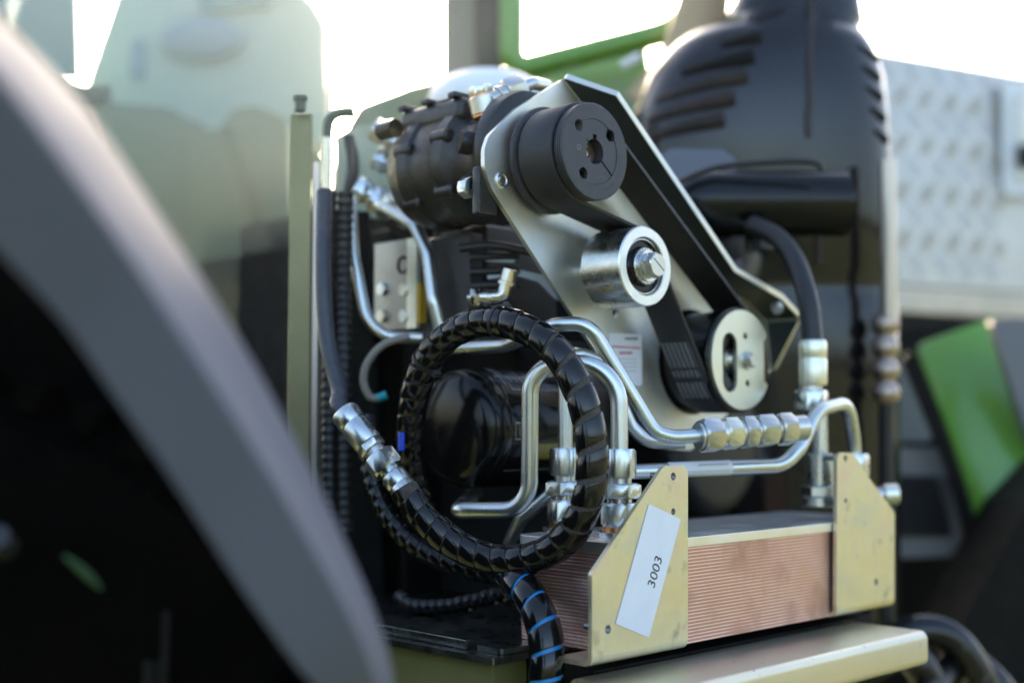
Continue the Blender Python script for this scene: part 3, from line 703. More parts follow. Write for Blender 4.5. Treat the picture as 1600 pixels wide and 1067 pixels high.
# vertical hose end with crimp, hex and check valve
vh = thing('hydraulic_hose', 'black rubber hose hanging down to a bright crimped end right of pulleys', 'hose', P(1270, 650, 1.66))
bm = B(); tube(bm, catmull([P(1175, 352, 1.80), P(1215, 372, 1.76), P(1243, 410, 1.72), P(1262, 470, 1.68), P(1270, 540, 1.66)]), .0138, 20); obj('rubber_tube', bm, RUB, vh)
fitting(vh, P(1271, 602, 1.66), (0, 0, 1), [('crimp_sleeve', 'crimp', .0585, .0178, YZPALE)])
fitting(vh, P(1268, 641, 1.66), (0, 0, 1), [('union_nut', 'hex', .026, .0195, ZINC, .3), ('neck', 'cyl', .006, .0145)])
fitting(vh, P(1282, 790, 1.66), (0, 0, 1), [('tee_body', 'cyl', .012, .024), ('hex_body', 'hex', .014, .021), ('valve_body', 'cyl', .042, .0175), ('neck', 'cyl', .055, .011)])
rb_ = thing('round_knob', 'blurred pale steel stub sticking out right of the plain bracket', 'bolt', P(1385, 772, 1.80))
fitting(rb_, P(1352, 774, 1.80), P(1400, 772, 1.80)-P(1352, 774, 1.80), [('shank', 'cyl', .025, .011, STEEL), ('head', 'cyl', .020, .015, YZPALE)])

# ================================================================ hoses
def hose(name, label, pts, r, pitch, cover, inner, cat='hose', group=None, ties=(), phase=0, wrap=BLKPL):
    path = catmull([q if isinstance(q, V) else P(*q) for q in pts], .005)
    t = thing(name, label, cat, path[len(path)//2], group)
    bm = B(); tube(bm, path, r, 20); obj('rubber_tube', bm, inner, t)
    bm = B(); spiral(bm, path, r+.0004, pitch, cover, phase=phase); obj('spiral_wrap', bm, wrap, t, smooth=50)
    T, N, Bn = frames(path)
    for f, spin in ties:
        i = int(f*(len(path)-1)); bm = B(); ax, a, b = T[i], N[i], Bn[i]
        M3 = Matrix((a, b, ax)).transposed()
        lathe(bm, path[i]-ax*.0022, ax, [(r+.0021, 0), (r+.0033, 0), (r+.0033, .0045), (r+.0021, .0045)], 32, closed=True)
        zt = obj('cable_tie', bm, RUB, t)
        d = a*math.cos(spin)+b*math.sin(spin); bm = B(); box(bm, path[i]+d*(r+.006), (.007, .009, .008), Matrix((d, ax.cross(d), ax)).transposed()); obj('tie_head', bm, RUB, zt, bevel=.001)
    return t, path
def pit(f):
    # sparse on the near side, tight elsewhere
    g_ = math.exp(-((f-.40)/.13)**2)
    return .0205+.0115*g_
def cov(f): return .93-.17*math.exp(-((f-.40)/.13)**2)
loop = [(632, 763, 1.43), (660, 805, 1.42), (705, 846, 1.41), (765, 872, 1.395), (830, 872, 1.37), (888, 838, 1.345), (920, 775, 1.33), (925, 700, 1.33), (910, 625, 1.34), (876, 558, 1.36), (826, 516, 1.39), (768, 502, 1.425),
        (712, 518, 1.46), (670, 560, 1.49), (648, 620, 1.51), (641, 690, 1.53), (648, 760, 1.55), (680, 850, 1.56)]
H1, hp = hose('looped_hose', 'glossy black spiral wrapped hose looped in front of the oil filter', loop, .0152, pit, cov, FABRIC, ties=((.592, 2.0), (.735, 4.6)))
# coupling at its start, then the plain hose that feeds it
cdir = P(548, 655, 1.47)-P(640, 775, 1.43)
e1 = fitting(H1, P(645, 783, 1.427), cdir, [('crimp_sleeve', 'crimp', .040, .0150, ZINC), ('neck', 'cyl', .006, .0115), ('union_nut', 'hex', .022, .0175, ZINC, .2), ('neck', 'cyl', .008, .0125)])
H2 = thing('feed_hose', 'plain dark hose coming down the left side into the steel coupling', 'hose', P(520, 560, 1.5))
e2 = fitting(H2, e1, cdir, [('hex_body', 'hex', .010, .0145), ('crimp_sleeve', 'crimp', .050, .0170, ZINC)])
bm = B(); tube(bm, catmull([e2-cdir.normalized()*.01, e2+cdir.normalized()*.012, P(530, 610, 1.505), P(512, 535, 1.53), P(505, 430, 1.55), P(507, 300, 1.6)]), .0098, 18); obj('rubber_tube', bm, mat('feed_rubber', (0.03, 0.034, 0.045), 0, .45, (0.045, 0.05, 0.06), None, 60), H2)
H3, _ = hose('striped_hose', 'black spiral wrapped hose with bright blue stripes at the bottom edge', [(770, 872, 1.44), (806, 905, 1.38), (838, 950, 1.34), (853, 1000, 1.32), (853, 1060, 1.31), (840, 1130, 1.31)], .0165, lambda f: .0265, lambda f: .86, HOSEBL, phase=1.2)
H4, _ = hose('rear_hose', 'dim spiral wrapped hose sagging in the dark behind the looped hose', [(572, 650, 1.60), (580, 745, 1.58), (612, 815, 1.56), (665, 862, 1.54), (740, 890, 1.52), (800, 900, 1.50)], .0105, lambda f: .016, lambda f: .85, RUB, phase=.5)
H5, _ = hose('coiled_cable', 'dim wrapped cable lying on the deck plate in shadow', [(622, 930, 1.66), (650, 946, 1.64), (710, 944, 1.62), (790, 925, 1.60)], .0085, lambda f: .012, lambda f: .85, RUB, phase=.5)
# conduits beside the frame post
for u, lb, rr in ((540, 'corrugated black conduit beside the post, right one of the pair', .010), (516, 'corrugated black conduit beside the post, left one of the pair', .0085)):
    path = catmull([P(u, 300, 1.66), P(u-3, 450, 1.66), P(u-2, 620, 1.64), P(u, 830, 1.62)], .002); bm = B(); nP = len(path)
    tube(bm, path, rr, 14, True, rf=lambda f: rr*(1+.10*math.sin(f*nP*1.1)))
    tag(obj('conduit', bm, DGREY, smooth=60), lb, 'conduit', 'conduits beside the post')
bm = B(); tube(bm, catmull([P(640, 525, 1.62), P(600, 538, 1.62), P(575, 565, 1.62), P(568, 595, 1.62), P(578, 620, 1.62), P(592, 622, 1.62)]), .0052, 12)
gw = tag(obj('grey_wire', bm, mat('wire_grey', (0.22, 0.2, 0.17), 0, .5)), 'grey beige wire looping behind the spiral hose, with teal end', 'wire')
bm = B(); tube(bm, [P(590, 622, 1.62), P(604, 617, 1.62)], .0058, 12); obj('teal_end', bm, mat('teal', (0.01, 0.3, 0.32), 0, .4), gw)
bm = B(); box(bm, P(627, 690, 1.50), (.006, .008, .022)); tag(obj('blue_clip', bm, mat('blue', (0.01, 0.06, 0.55), 0, .4), bevel=.002), 'small bright blue plastic clip left of the oil filter', 'clip')

# ================================================================ oil filter
fc = P(703, 668, 1.55); rf = .074
of = thing('oil_filter', 'glossy black oil filter canister inside the hose loop', 'oil filter', fc)
pr = [(0, -.003), (rf*.5, -.002), (rf*.78, .001), (rf*.90, .006), (rf*.965, .014), (rf, .026), (rf, .032), (rf*.985, .034), (rf*.985, .037), (rf, .039), (rf, .20), (rf*.96, .21), (0, .21)]
bm = B(); lathe(bm, fc, (1, 0, 0), pr, 72); obj('canister', bm, BLKPT, of, smooth=60)
bm = B(); d0 = math.atan2
def on_filter(h, a, r_=rf+.0004):   # a: angle up from facing -Y
    h -= .036; return V((fc.x+h, fc.y-r_*math.cos(a), fc.z+r_*math.sin(a)))
def strip(bm, h0, h1, a0_, a1_):
    k = max(2, int(abs(a1_-a0_)/.08)+1)
    for i in range(k):
        p, q = a0_+(a1_-a0_)*i/k, a0_+(a1_-a0_)*(i+1)/k
        faces(bm, [on_filter(h0, p), on_filter(h1, p), on_filter(h1, q), on_filter(h0, q)], [(0, 1, 2, 3)])
strip(bm, .085, .200, R(38), R(39)); strip(bm, .085, .086, R(38), R(78)); strip(bm, .078, .0795, R(44), R(80))
for k in range(6): strip(bm, .092+k*.009, .0935+k*.009, R(48), R(60+3*(k % 3)))
strip(bm, .074, .200, R(-44), R(-43.2))
for h0, h1, x0_, x1_ in ((.075, .092, 4, 5), (.075, .092, -11, -10), (.075, .0758, -11, 5), (.0912, .092, -11, 5)): strip(bm, h0, h1, R(x0_), R(x1_))
obj('white_print', bm, WPRINT, of, smooth=0)
bm = B(); strip(bm, .115, .205, R(-15), R(-31)); obj('yellow_band', bm, mat('yellow_print', (0.22, 0.19, 0.01), 0, .3), of, smooth=60)
put_text('number', '2007', .0075, WPRINT, of, on_filter(.0835, R(-3), rf+.0006), (0, 0, -1), (1, 0, 0))
bm = B(); lathe(bm, fc+V((.19, 0, 0)), (1, 0, 0), [(rf*.98, 0), (rf*1.02, .006), (rf*1.02, .05), (0, .05)], 60); obj('filter_head', bm, BLKCAST, of)

# ================================================================ compressor
cc = C1+V((0, 0, .012))
co = thing('compressor', 'black cast compressor body behind the upper pulley', 'compressor', cc+V((0, .2, 0)))
bm = B(); lathe(bm, V((cc.x, YP+.007, cc.z)), (0, 1, 0), [(0, 0), (.062, 0), (.074, .006), (.076, .012), (.076, .026), (.070, .034), (.062, .045), (.060, .075), (.066, .085), (.073, .090), (.074, .106), (.070, .112), (.070, .150), (.074, .155), (.075, .172), (.070, .178), (.066, .200), (.056, .212), (0, .212)], 64); obj('casing', bm, BLKCAST, co)
for k, y, aa in ((0, .098, (100, 158, 215)), (1, .164, (110, 165, 222))):
    for a in aa:
        c = V((cc.x+math.cos(R(a))*.072, YP+.007+y, cc.z+math.sin(R(a))*.072)); bm = B(); cyl(bm, c-V((0, .016, 0))-V((math.cos(R(a))*.004, 0, math.sin(R(a))*.004)), (0, 1, 0), .0095, .032, 16, .003); obj('casing_lug', bm, BLKCAST, co)
bm = B()
for a in (170, 215): cyl(bm, V((cc.x+math.cos(R(a))*.045, YP+.052, cc.z+math.sin(R(a))*.045)), V((math.cos(R(a)), .5, math.sin(R(a)))), .014, .03, 18)
obj('casting_boss', bm, BLKCAST, co)['kind'] = 'stuff'
bm = B(); hexa(bm, (cc.x-.050, YP+.085, cc.z+.045), (cc.x+.045, YP+.205, cc.z+.076)); tb = obj('valve_cover', bm, BLKCAST, co, bevel=.010, bseg=3)
for y in (.100, .150, .195):
    bm = B(); hexa(bm, (cc.x-.054, YP+y-.007, cc.z+.074), (cc.x+.035, YP+y+.007, cc.z+.0815)); obj('cover_rib', bm, BLKCAST, tb, bevel=.002)
bm = B(); hexa(bm, (cc.x-.045, YP+.112, cc.z+.0765), (cc.x-.018, YP+.138, cc.z+.0775)); obj('name_plate', bm, mat('plate_grey', (.35, .35, .37), .5, .4), tb)
for a, y in ((140, .195),):
    c = V((cc.x+math.cos(R(a))*.080, YP+y, cc.z+math.sin(R(a))*.080)); bm = B(); cyl(bm, c, (0, 1, 0), .012, .03, 20); obj('bolt_head', bm, BLKPT, co)
bm = B(); cyl(bm, P(762, 205, 1.53), V((-.25, -.1, 1)), .020, .014, 28); obj('port_boss', bm, BLKCAST, co)
pn = onY(738, 292, YP+.02); bm = B(); hexnut(bm, pn+V((0, 0, 0)), (0, 1, 0), .022, .014); obj('hex_bolt', bm, ZINC, co)
bm = B(); box(bm, pn+V((.012, -.008, -.005)), (.03, .012, .055)); obj('mounting_ear', bm, BLKCAST, co, bevel=.003)
# banjo fitting on top
bj = thing('banjo_fitting', 'zinc banjo fitting with copper washers on top of the compressor', 'fitting', P(755, 165, 1.52))
p0 = P(760, 183, 1.52); ax_ = (P(748, 127, 1.52)-p0)
fitting(bj, p0, ax_, [('copper_washer', 'cyl', .003, .0165, COPW), ('banjo_eye', 'cyl', .021, .0170), ('copper_washer', 'cyl', .002, .0145, COPW), ('banjo_bolt', 'hex', .011, .0130, YZPALE, .2)])
q0 = P(766, 160, 1.515); dj = P(835, 132, 1.54)-q0
fitting(bj, q0, dj, [('neck', 'cyl', .012, .0120), ('cone', 'cyl', .010, .0145), ('union_nut', 'hex', .024, .0175, ZINC, .2)])
pipe('zinc pipe curving over from the banjo fitting behind the plate', [(800, 146, 1.53), (832, 130, 1.545), (858, 136, 1.58), (868, 190, 1.62)], 10, .02)
# rear fittings
for (u, v_, t_, nm, lb, u2, v2) in ((628, 226, 1.74, 'rear_fitting', 'blurred zinc elbow fitting at the back of the compressor, upper one', 578, 198), (598, 316, 1.72, 'rear_fitting', 'blurred zinc fitting where the pipe meets the compressor, right of another', 645, 342), (600, 318, 1.74, 'rear_fitting', 'blurred bright zinc fitting atop the outermost pipe', 556, 291), (632, 268, 1.76, 'rear_fitting', 'blurred pale zinc hexagon under the upper elbow at the compressor back', 598, 252)):
    t = thing(nm, lb, 'fitting', P(u, v_, t_), 'zinc fittings at the compressor back'); d_ = P(u2, v2, t_)-P(u, v_, t_)
    fitting(t, P(u, v_, t_), d_, [('hex_body', 'hex', .018, .018), ('collar', 'cyl', .008, .013), ('union_nut', 'hex', .018, .016)])

for pts, r_, lb in (([(700, 330, 1.70), (690, 372, 1.70), (712, 430, 1.72), (700, 520, 1.74)], .011, 'black hose dropping behind the right pipe under the compressor'), ([(545, 215, 1.82), (552, 262, 1.80), (540, 330, 1.80), (535, 420, 1.82)], .009, 'dark hose hanging behind the outermost pipe at the left'), ([(610, 345, 1.80), (640, 362, 1.80), (690, 352, 1.80), (760, 362, 1.82)], .010, 'black hose crossing under the compressor above the valve block')):
    bm = B(); tube(bm, catmull([P(*q) for q in pts]), r_, 14); tag(obj('bay_hose', bm, RUB), lb, 'hose', 'black hoses at the back of the bay')
# ================================================================ valve block, housings and engine mass
vb = thing('valve_block', 'silver machined valve block with four screws between the two pipes', 'valve block', P(620, 440, 1.70))
qx = P(655, 515, 1.66); qa = onX(655, 515, qx.x); bz0, bz1 = P(620, 515, 1.68).z, P(620, 372, 1.68).z
fx = qx.x-.0; 
def onbx(u, v_): return onX(u, v_, fx)
ya, yb_ = onbx(655, 440).y, onbx(584, 440).y
bm = B(); hexa(bm, (fx, ya, bz0), (fx+.06, yb_, bz1)); obj('block', bm, mat('block_alu', (.30, .31, .29), 1, .38, (.36, .35, .32), None, 20, .05), vb, bevel=.002)
bm = B(); hexa(bm, (fx-.003, ya+.002, bz0+.001), (fx-.0005, ya+.022, bz1-.001)); obj('side_strip', bm, YZPALE, vb)
for u, v_ in ((598, 452), (633, 453), (598, 494), (633, 494)):
    c = onbx(u, v_); bm = B(); cyl(bm, c, (-1, 0, 0), .0085, .005, 20); obj('screw', bm, ZINC, vb)
c = onbx(630, 414); bm = B(); lathe(bm, c+V((-.0005, 0, 0)), (-1, 0, 0), [(.012, 0), (.012, .001), (.009, .001), (.008, -.004), (0, -.004)], 24); obj('port_hole', bm, DARK, vb)
bm = B(); box(bm, P(659, 474, 1.66), (.012, .006, .052)); tag(obj('yellow_tag', bm, mat('amber', (.55, .32, .03), 0, .5)), 'amber yellow tag between the valve block and the right pipe', 'tag')

hs = thing('control_housing', 'black ribbed plastic housing under the compressor', 'housing', P(760, 440, 1.62))
c0_ = P(700, 380, 1.66)
bm = B(); box(bm, P(718, 450, 1.66), (.055, .10, .13)); obj('side_cover', bm, DGREY, hs, bevel=.004)
bm = B(); box(bm, P(775, 452, 1.70), (.13, .10, .15)); obj('cover', bm, BLKCAST, hs, bevel=.005)
for v_ in (402, 425, 447):
    bm = B(); a, b = P(735, v_, 1.60), P(812, v_-3, 1.60); tube(bm, [a, b], .005, 12); obj('rib', bm, DGREY, hs)
bm = B(); tube(bm, catmull([P(720, 388, 1.60), P(770, 384, 1.58), P(820, 392, 1.57), P(850, 398, 1.57)]), .0055, 12); obj('cable', bm, RUB, hs)
bp_ = thing('blue_bracket', 'blue grey sheet bracket seen below the compressor', 'bracket', P(760, 360, 1.66))
bm = B(); prism(bm, [[P(690, 380, 1.68), P(700, 352, 1.68), P(745, 338, 1.68), P(760, 375, 1.68), P(760, 384, 1.68)]], FWD*.02); obj('sheet', bm, ALU, bp_)
bm = B(); prism(bm, [[P(757, 383, 1.685), P(757, 366, 1.685), P(800, 350, 1.685), P(832, 384, 1.685), P(828, 392, 1.685)]], FWD*.02); obj('lower_sheet', bm, mat('bluegrey', (.30, .36, .44), .6, .4), bp_)
for q in ([(757, 408), (757, 396), (806, 402), (803, 410)], [(762, 436), (762, 424), (800, 420), (800, 430)], [(806, 430), (806, 420), (850, 430), (876, 470), (866, 466), (840, 440)]):
    bm = B(); prism(bm, [[P(u, v_, 1.60) for u, v_ in q]], FWD*.012); obj('fin', bm, MATS['bluegrey'], bp_)
ef = thing('elbow_fitting', 'small nickel elbow hose fitting above the hose loop', 'fitting', P(765, 465, 1.54))
bm = B(); tube(bm, fillet([P(745, 465, 1.54), P(786, 463, 1.54), P(795, 428, 1.54)], .01), .0082, 16); obj('elbow', bm, mat('nickel', (.62, .58, .50), 1, .22), ef)
fitting(ef, P(730, 465, 1.54), RGT, [('tip', 'cyl', .004, .004), ('hex_body', 'hex', .011, .011, MATS['nickel']), ('ring', 'cyl', .005, .0075), ('ring', 'cyl', .004, .0105, MATS['nickel']), ('ring', 'cyl', .005, .0085)])
fitting(ef, P(791, 446, 1.54), P(797, 424, 1.54)-P(791, 446, 1.54), [('collar', 'cyl', .004, .0118, MATS['nickel']), ('ferrule', 'cyl', .016, .0098, MATS['nickel'])])
# engine mass: dark blocks that close the bay
en = thing('engine', 'dark engine block filling the back of the bay', 'engine', (1.6, 1.7, 1.0))
bm = B(); hexa(bm, (1.16, 1.42, .95), (2.2, 2.0, 1.53)); obj('block', bm, DARK, en, bevel=.01)
bm = B(); hexa(bm, (1.22, 1.25, 1.0), (2.0, 1.418, 1.36)); obj('crankcase', bm, DARK, en, bevel=.01)
bm = B(); hexa(bm, (1.10, 1.46, .95), (1.158, 1.60, 1.50)); obj('side_cover', bm, DARK, en, bevel=.01)
bm = B(); hexa(bm, (1.24, 1.46, 1.5), (2.2, 2.0, 1.60)); obj('upper_sun_block', bm, DARK, en, bevel=.01)  # added to fill the sky gap and keep sun off the plate's back
bm = B(); hexa(bm, (1.45, 1.6, 1.58), (2.4, 2.1, 1.70)); obj('top_sun_block', bm, DARK, en, bevel=.01)  # hidden block added to stop sun reaching the plate's back
dr = thing('air_drum', 'black drum with rounded edge behind and below the lower pulley', 'drum', onY(1130, 690, 1.12))
c = onY(1128, 690, 1.12); bm = B(); lathe(bm, c, (0, 1, 0), [(0, 0), (.08, 0), (.098, .005), (.108, .016), (.110, .03), (.110, .14), (0, .14)], 64); obj('shell', bm, DGREY, dr)
c = onY(1042, 610, 1.06); bm = B(); cyl(bm, c, (0, -1, 0), .009, .012, 20); obj('bolt', bm, BLKPT, dr)
# lower zinc tongue of the plate behind the couplings
# ================================================================ frame post and radiator side
fp = thing('frame_post', 'upright olive zinc sheet post at the left of the engine bay', 'post', P(470, 800, 1.62))
a = P(452, 150, 1.62); bm = B(); z0 = .9; zt = P(465, 175, 1.62).z; base = P(468, 500, 1.62); rot = Matrix((RGT, V((FWD.x, FWD.y, 0)).normalized(), V((0, 0, 1)))).transposed()
box(bm, V((base.x, base.y, (z0+zt)/2)), (.027, .010, zt-z0), rot); obj('sheet', bm, mat('olive_zinc', (.20, .185, .10), .9, .45, (.24, .215, .12), None, 10, .05), fp, bevel=.001)
b2 = P(493, 500, 1.63); bm = B(); box(bm, V((b2.x, b2.y, (z0+zt)/2-.03)), (.007, .012, zt-z0-.06), rot); obj('edge_lip', bm, mat('lip', (.52, .46, .40), .8, .35), fp)
b2 = P(469, 160, 1.62); bm = B(); cyl(bm, V((b2.x, b2.y, zt)), (0, 0, 1), .007, .014, 16); cyl(bm, V((b2.x, b2.y, zt+.014)), (0, 0, 1), .009, .006, 16); obj('top_bolt', bm, OLIVE, fp)
gs = thing('gas_strut', 'thin bright upright strut with a black lower sleeve beside the post', 'strut', P(508, 400, 1.70))
bm = B(); tube(bm, [P(511, 305, 1.70), P(512, 200, 1.70)], .0065, 14); obj('rod', bm, YZPALE, gs)
bm = B(); tube(bm, catmull([P(512, 215, 1.70), P(513, 195, 1.70), P(520, 182, 1.70), P(535, 176, 1.70), P(552, 176, 1.70)]), .007, 14); obj('top_bend', bm, OLIVE, gs)
bm = B(); tube(bm, [P(507, 800, 1.72), P(510, 305, 1.70)], .0105, 14); obj('sleeve', bm, DGREY, gs)
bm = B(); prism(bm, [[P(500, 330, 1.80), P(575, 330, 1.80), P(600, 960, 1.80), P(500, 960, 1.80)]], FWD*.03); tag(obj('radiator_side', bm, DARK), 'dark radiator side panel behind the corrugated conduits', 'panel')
bm = B(); prism(bm, [[P(524, 214, 1.88), P(560, 196, 1.88), P(640, 190, 1.88), P(640, 340, 1.88), P(524, 340, 1.88)]], FWD*.02); tag(obj('glare_sheet', bm, mat('glare_green', (.34, .38, .28), 0, .5)), 'pale greenish sheet imitating glare behind the strut and the compressor back', 'panel')  # pale green colour stands in for sun glare left of the compressor

# ================================================================ foreground fender and wheel arch
fd = thing('fender', 'grey painted fender arching across the near left corner', 'fender', P(400, 700, .72))
up_ = [(-60, -40), (0, 38), (75, 112), (150, 202), (210, 290), (265, 372), (325, 462), (385, 560), (435, 650), (485, 745), (530, 840), (570, 930), (600, 1015), (612, 1075), (618, 1140)]
mid = [(-120, -10), (-60, 62), (15, 146), (88, 244), (150, 330), (207, 412), (272, 510), (335, 606), (388, 690), (440, 775), (492, 866), (538, 950), (572, 1026), (586, 1080), (592, 1140)]
low = [(-300, 180), (-230, 230), (-150, 290), (-40, 350), (50, 440), (115, 515), (190, 625), (262, 728), (318, 815), (372, 900), (425, 978), (470, 1040), (505, 1075), (530, 1105), (560, 1140)]
def tf(i): return .64+.20*i/14
bm = B(); rows = []
for i in range(15):
    t = tf(i); rows.append([P(*low[i], t+.05), P(*low[i], t), P(*mid[i], t-.016), P(*up_[i], t+.045), P(*up_[i], t+.10)])
def cr1(a, b, c, d, t): return 0.5*((2*b)+(c-a)*t+(2*a-5*b+4*c-d)*t*t+(3*b-a-3*c+d)*t**3)
fine = []
for i in range(14):
    for k in range(4):
        fine.append([cr1(rows[max(i-1, 0)][j], rows[i][j], rows[i+1][j], rows[min(i+2, 14)][j], k/4) for j in range(5)])
fine.append(rows[-1]); bv = [[bm.verts.new(p) for p in r_] for r_ in fine]
for A, C in zip(bv[:-1], bv[1:]):
    for k in range(4): bm.faces.new((A[k], A[k+1], C[k+1], C[k]))
bmesh.ops.recalc_face_normals(bm, faces=bm.faces)
fo = obj('shell', bm, FENDER, fd, smooth=30)
sm = fo.modifiers.new('thick', 'SOLIDIFY'); sm.thickness = .004; sm.offset = 0
bvm = fo.modifiers.new('bevel', 'BEVEL'); bvm.width = .004; bvm.segments = 3; bvm.limit_method = 'ANGLE'; bvm.angle_limit = R(30)
wl = thing('wheel', 'dark dirty tyre in the shadow under the grey fender', 'wheel', P(100, 900, .95))
wc = P(-150, 1250, .97); bm = B(); WA = FWD
lathe(bm, wc, WA, [(.08, .02), (.22, 0), (.29, .015), (.315, .05), (.315, .20), (.28, .22), (.08, .22)], 72); obj('tyre', bm, TYRE, wl)
tb_ = B()
ax, a, b = basis(WA)
for k in range(44):
    th_ = 2*PI*k/44; d = a*math.cos(th_)+b*math.sin(th_); box(tb_, wc+d*.318+ax*.06, (.022, .018, .10), Matrix((d, ax.cross(d), ax)).transposed())
obj('tread_lugs', tb_, TYRE, wl)['kind'] = 'stuff'
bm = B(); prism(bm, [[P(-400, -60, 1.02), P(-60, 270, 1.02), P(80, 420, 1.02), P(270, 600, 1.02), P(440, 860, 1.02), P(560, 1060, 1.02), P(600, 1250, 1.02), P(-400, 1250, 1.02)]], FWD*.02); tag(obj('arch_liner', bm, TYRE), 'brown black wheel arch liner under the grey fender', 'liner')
bm = B(); tube(bm, catmull([P(100, 868, .9), P(128, 890, .9), P(158, 920, .9)]), .0035, 10, rf=lambda f: .0035*(1-abs(f-.5)*1.2)); tag(obj('green_hose', bm, mat('leafg', (.008, .05, .002), 0, .6)), 'short bright green strip glimpsed in the dark wheel arch', 'strip')
bm = B(); tube(bm, [P(256, 1100, .96), P(260, 955, .96)], .003, 8); box(bm, P(240, 1062, .97), (.012, .012, .03)); tag(obj('arch_bracket', bm, DARK), 'faint dark rod and tab at the bottom of the wheel arch', 'bracket')
bm = B(); cyl(bm, P(8, 855, .93), FWD*-1+UP*.6, .010, .02, 20); tag(obj('hub_cap', bm, DGREY), 'small dark hub glimpsed at the left edge in shadow', 'hub')

# ================================================================ cab seen through dusty glass
gp = thing('cab_window', 'large dusty tinted cab pane left of the olive post', 'window', P(200, 650, 2.1))
bm = B(); prism(bm, [[P(-160, -160, 2.15), P(508, -160, 2.15), P(508, 690, 2.15), P(-160, 690, 2.15)]], FWD*.006); obj('pane', bm, GLASS, gp, smooth=0)
bm = B()
for a, b in (((-160, 690), (452, 690)),): tube(bm, [P(*a, 2.16), P(*b, 2.16)], .008, 8)
obj('seal', bm, DGREY, gp)
def rslab(name, pts, t, depth, m, rad=.03, bev=.02, parent=None, label=None, cat=None):
    bm = B(); c = P(*pts[0], t); q = [((P(u, v_, t)-c).dot(RGT), (P(u, v_, t)-c).dot(UP)) for u, v_ in pts]
    q = round2(q, rad, 5); prism(bm, [[c+RGT*x+UP*y for x, y in q]], FWD*depth)
    o = obj(name, bm, m, parent, smooth=50, bevel=bev, bseg=3)
    if cat: tag(o, label, cat)
    return o
stt = thing('operator_seat', 'pale grey high backed operator seat with blue oval headrest', 'seat', P(330, 600, 2.9))
rslab('backrest', [(135, 130), (200, -60), (430, -60), (505, 20), (512, 160), (505, 235), (140, 250)], 2.9, .14, SEATM, .10, .03, stt)
bm = B(); ce = P(315, 62, 2.88); me_ = bmesh.ops.create_uvsphere(bm, u_segments=28, v_segments=16, radius=1)
for v_ in bm.verts: v_.co = ce+RGT*(v_.co.x*.095)+UP*(v_.co.z*.050)+FWD*(v_.co.y*.03)
obj('headrest_pad', bm, SEATB, stt, smooth=60)
rslab('side_bolster', [(205, 60), (225, 60), (225, 125), (200, 125)], 2.89, .03, SEATB, .01, .006, stt)
rslab('top_band', [(310, -5), (420, -15), (420, 10), (310, 18)], 2.88, .02, mat('tealpad', (.10, .22, .24), 0, .6), .01, .005, stt)
rslab('cushion', [(355, 500), (400, 485), (470, 485), (470, 700), (355, 700)], 2.5, .3, DKGREEN, .05, .02, stt)
rslab('lower_back', [(110, 245), (520, 235), (470, 520), (120, 520)], 2.98, .12, OLIVE, .04, .02, stt)
rslab('console', [(290, 210), (300, 178), (320, 205), (345, 200), (365, 170), (400, 165), (450, 185), (460, 500), (290, 480)], 2.7, .12, OLIVE, .03, .012, None, 'olive grey console with rounded top behind the dusty pane', 'console')
rslab('seat_belt', [(345, 200), (365, 200), (405, 330), (455, 470), (430, 470), (385, 340)], 2.66, .006, mat('belt_olive', (.075, .08, .05), 0, .7), .01, 0, None, 'dark olive seat belt slanting over the console', 'belt')
rslab('dark_lever', [(300, 412), (330, 404), (395, 410), (408, 440), (400, 486), (330, 486)], 2.62, .05, mat('brownblk', (.07, .06, .035), 0, .5), .03, .01, None, 'dark brown lever box low behind the pane', 'lever')
rslab('cab_side_panel', [(-120, -100), (112, -100), (118, 120), (-120, 120)], 2.7, .03, mat('bluepanel', (.17, .24, .26), 0, .5), .01, .004, None, 'bluish grey cab side panel in the top left corner', 'panel')
bm = B(); tube(bm, catmull([P(0, 30, 2.4), P(40, 90, 2.4), P(75, 130, 2.4), P(120, 150, 2.4), P(170, 150, 2.4)]), .022, 14); tag(obj('steering_wheel_rim', bm, mat('wheelblk', (.016, .014, .009), 0, .5)), 'dark curved steering wheel rim behind the dusty pane', 'steering wheel')
bm = B(); tube(bm, [P(135, 170, 2.4), P(155, 235, 2.4)], .012, 12); tag(obj('tan_grip', bm, TAN), 'small tan grip beside the fender edge behind the pane', 'grip')
rslab('dash_panel', [(60, 150), (290, 170), (290, 520), (60, 520)], 2.75, .10, mat('dash', (.15, .165, .12), 0, .6), .05, .02, None, 'dull olive dashboard panel behind the fender edge', 'dashboard')

bm = B(); ga, gb_, gc = P(470, 655, 2.3), P(-700, 655, 1.9), P(-2600, 655, 1.0)  # unseen left end bent nearer so the exchanger's end reflects dark
for q in (ga, gb_, gc): q.z = 0
prism(bm, [[ga, gb_, gc, gc-V((.15, -.15, 0)), gb_+FWD*.15, ga+FWD*.15]], (0, 0, 1.28))
for v_ in bm.verts: v_.co.z += .0 if v_.co.z > .9 else .35 if v_.co.z < .2 else 0
tag(obj('cab_body_light_block', bm, mat('cab_dark', (.006, .007, .006), 0, .6, spec=.1)), 'dark slab for the lower cab body, unseen end bent to block light', 'cab body')
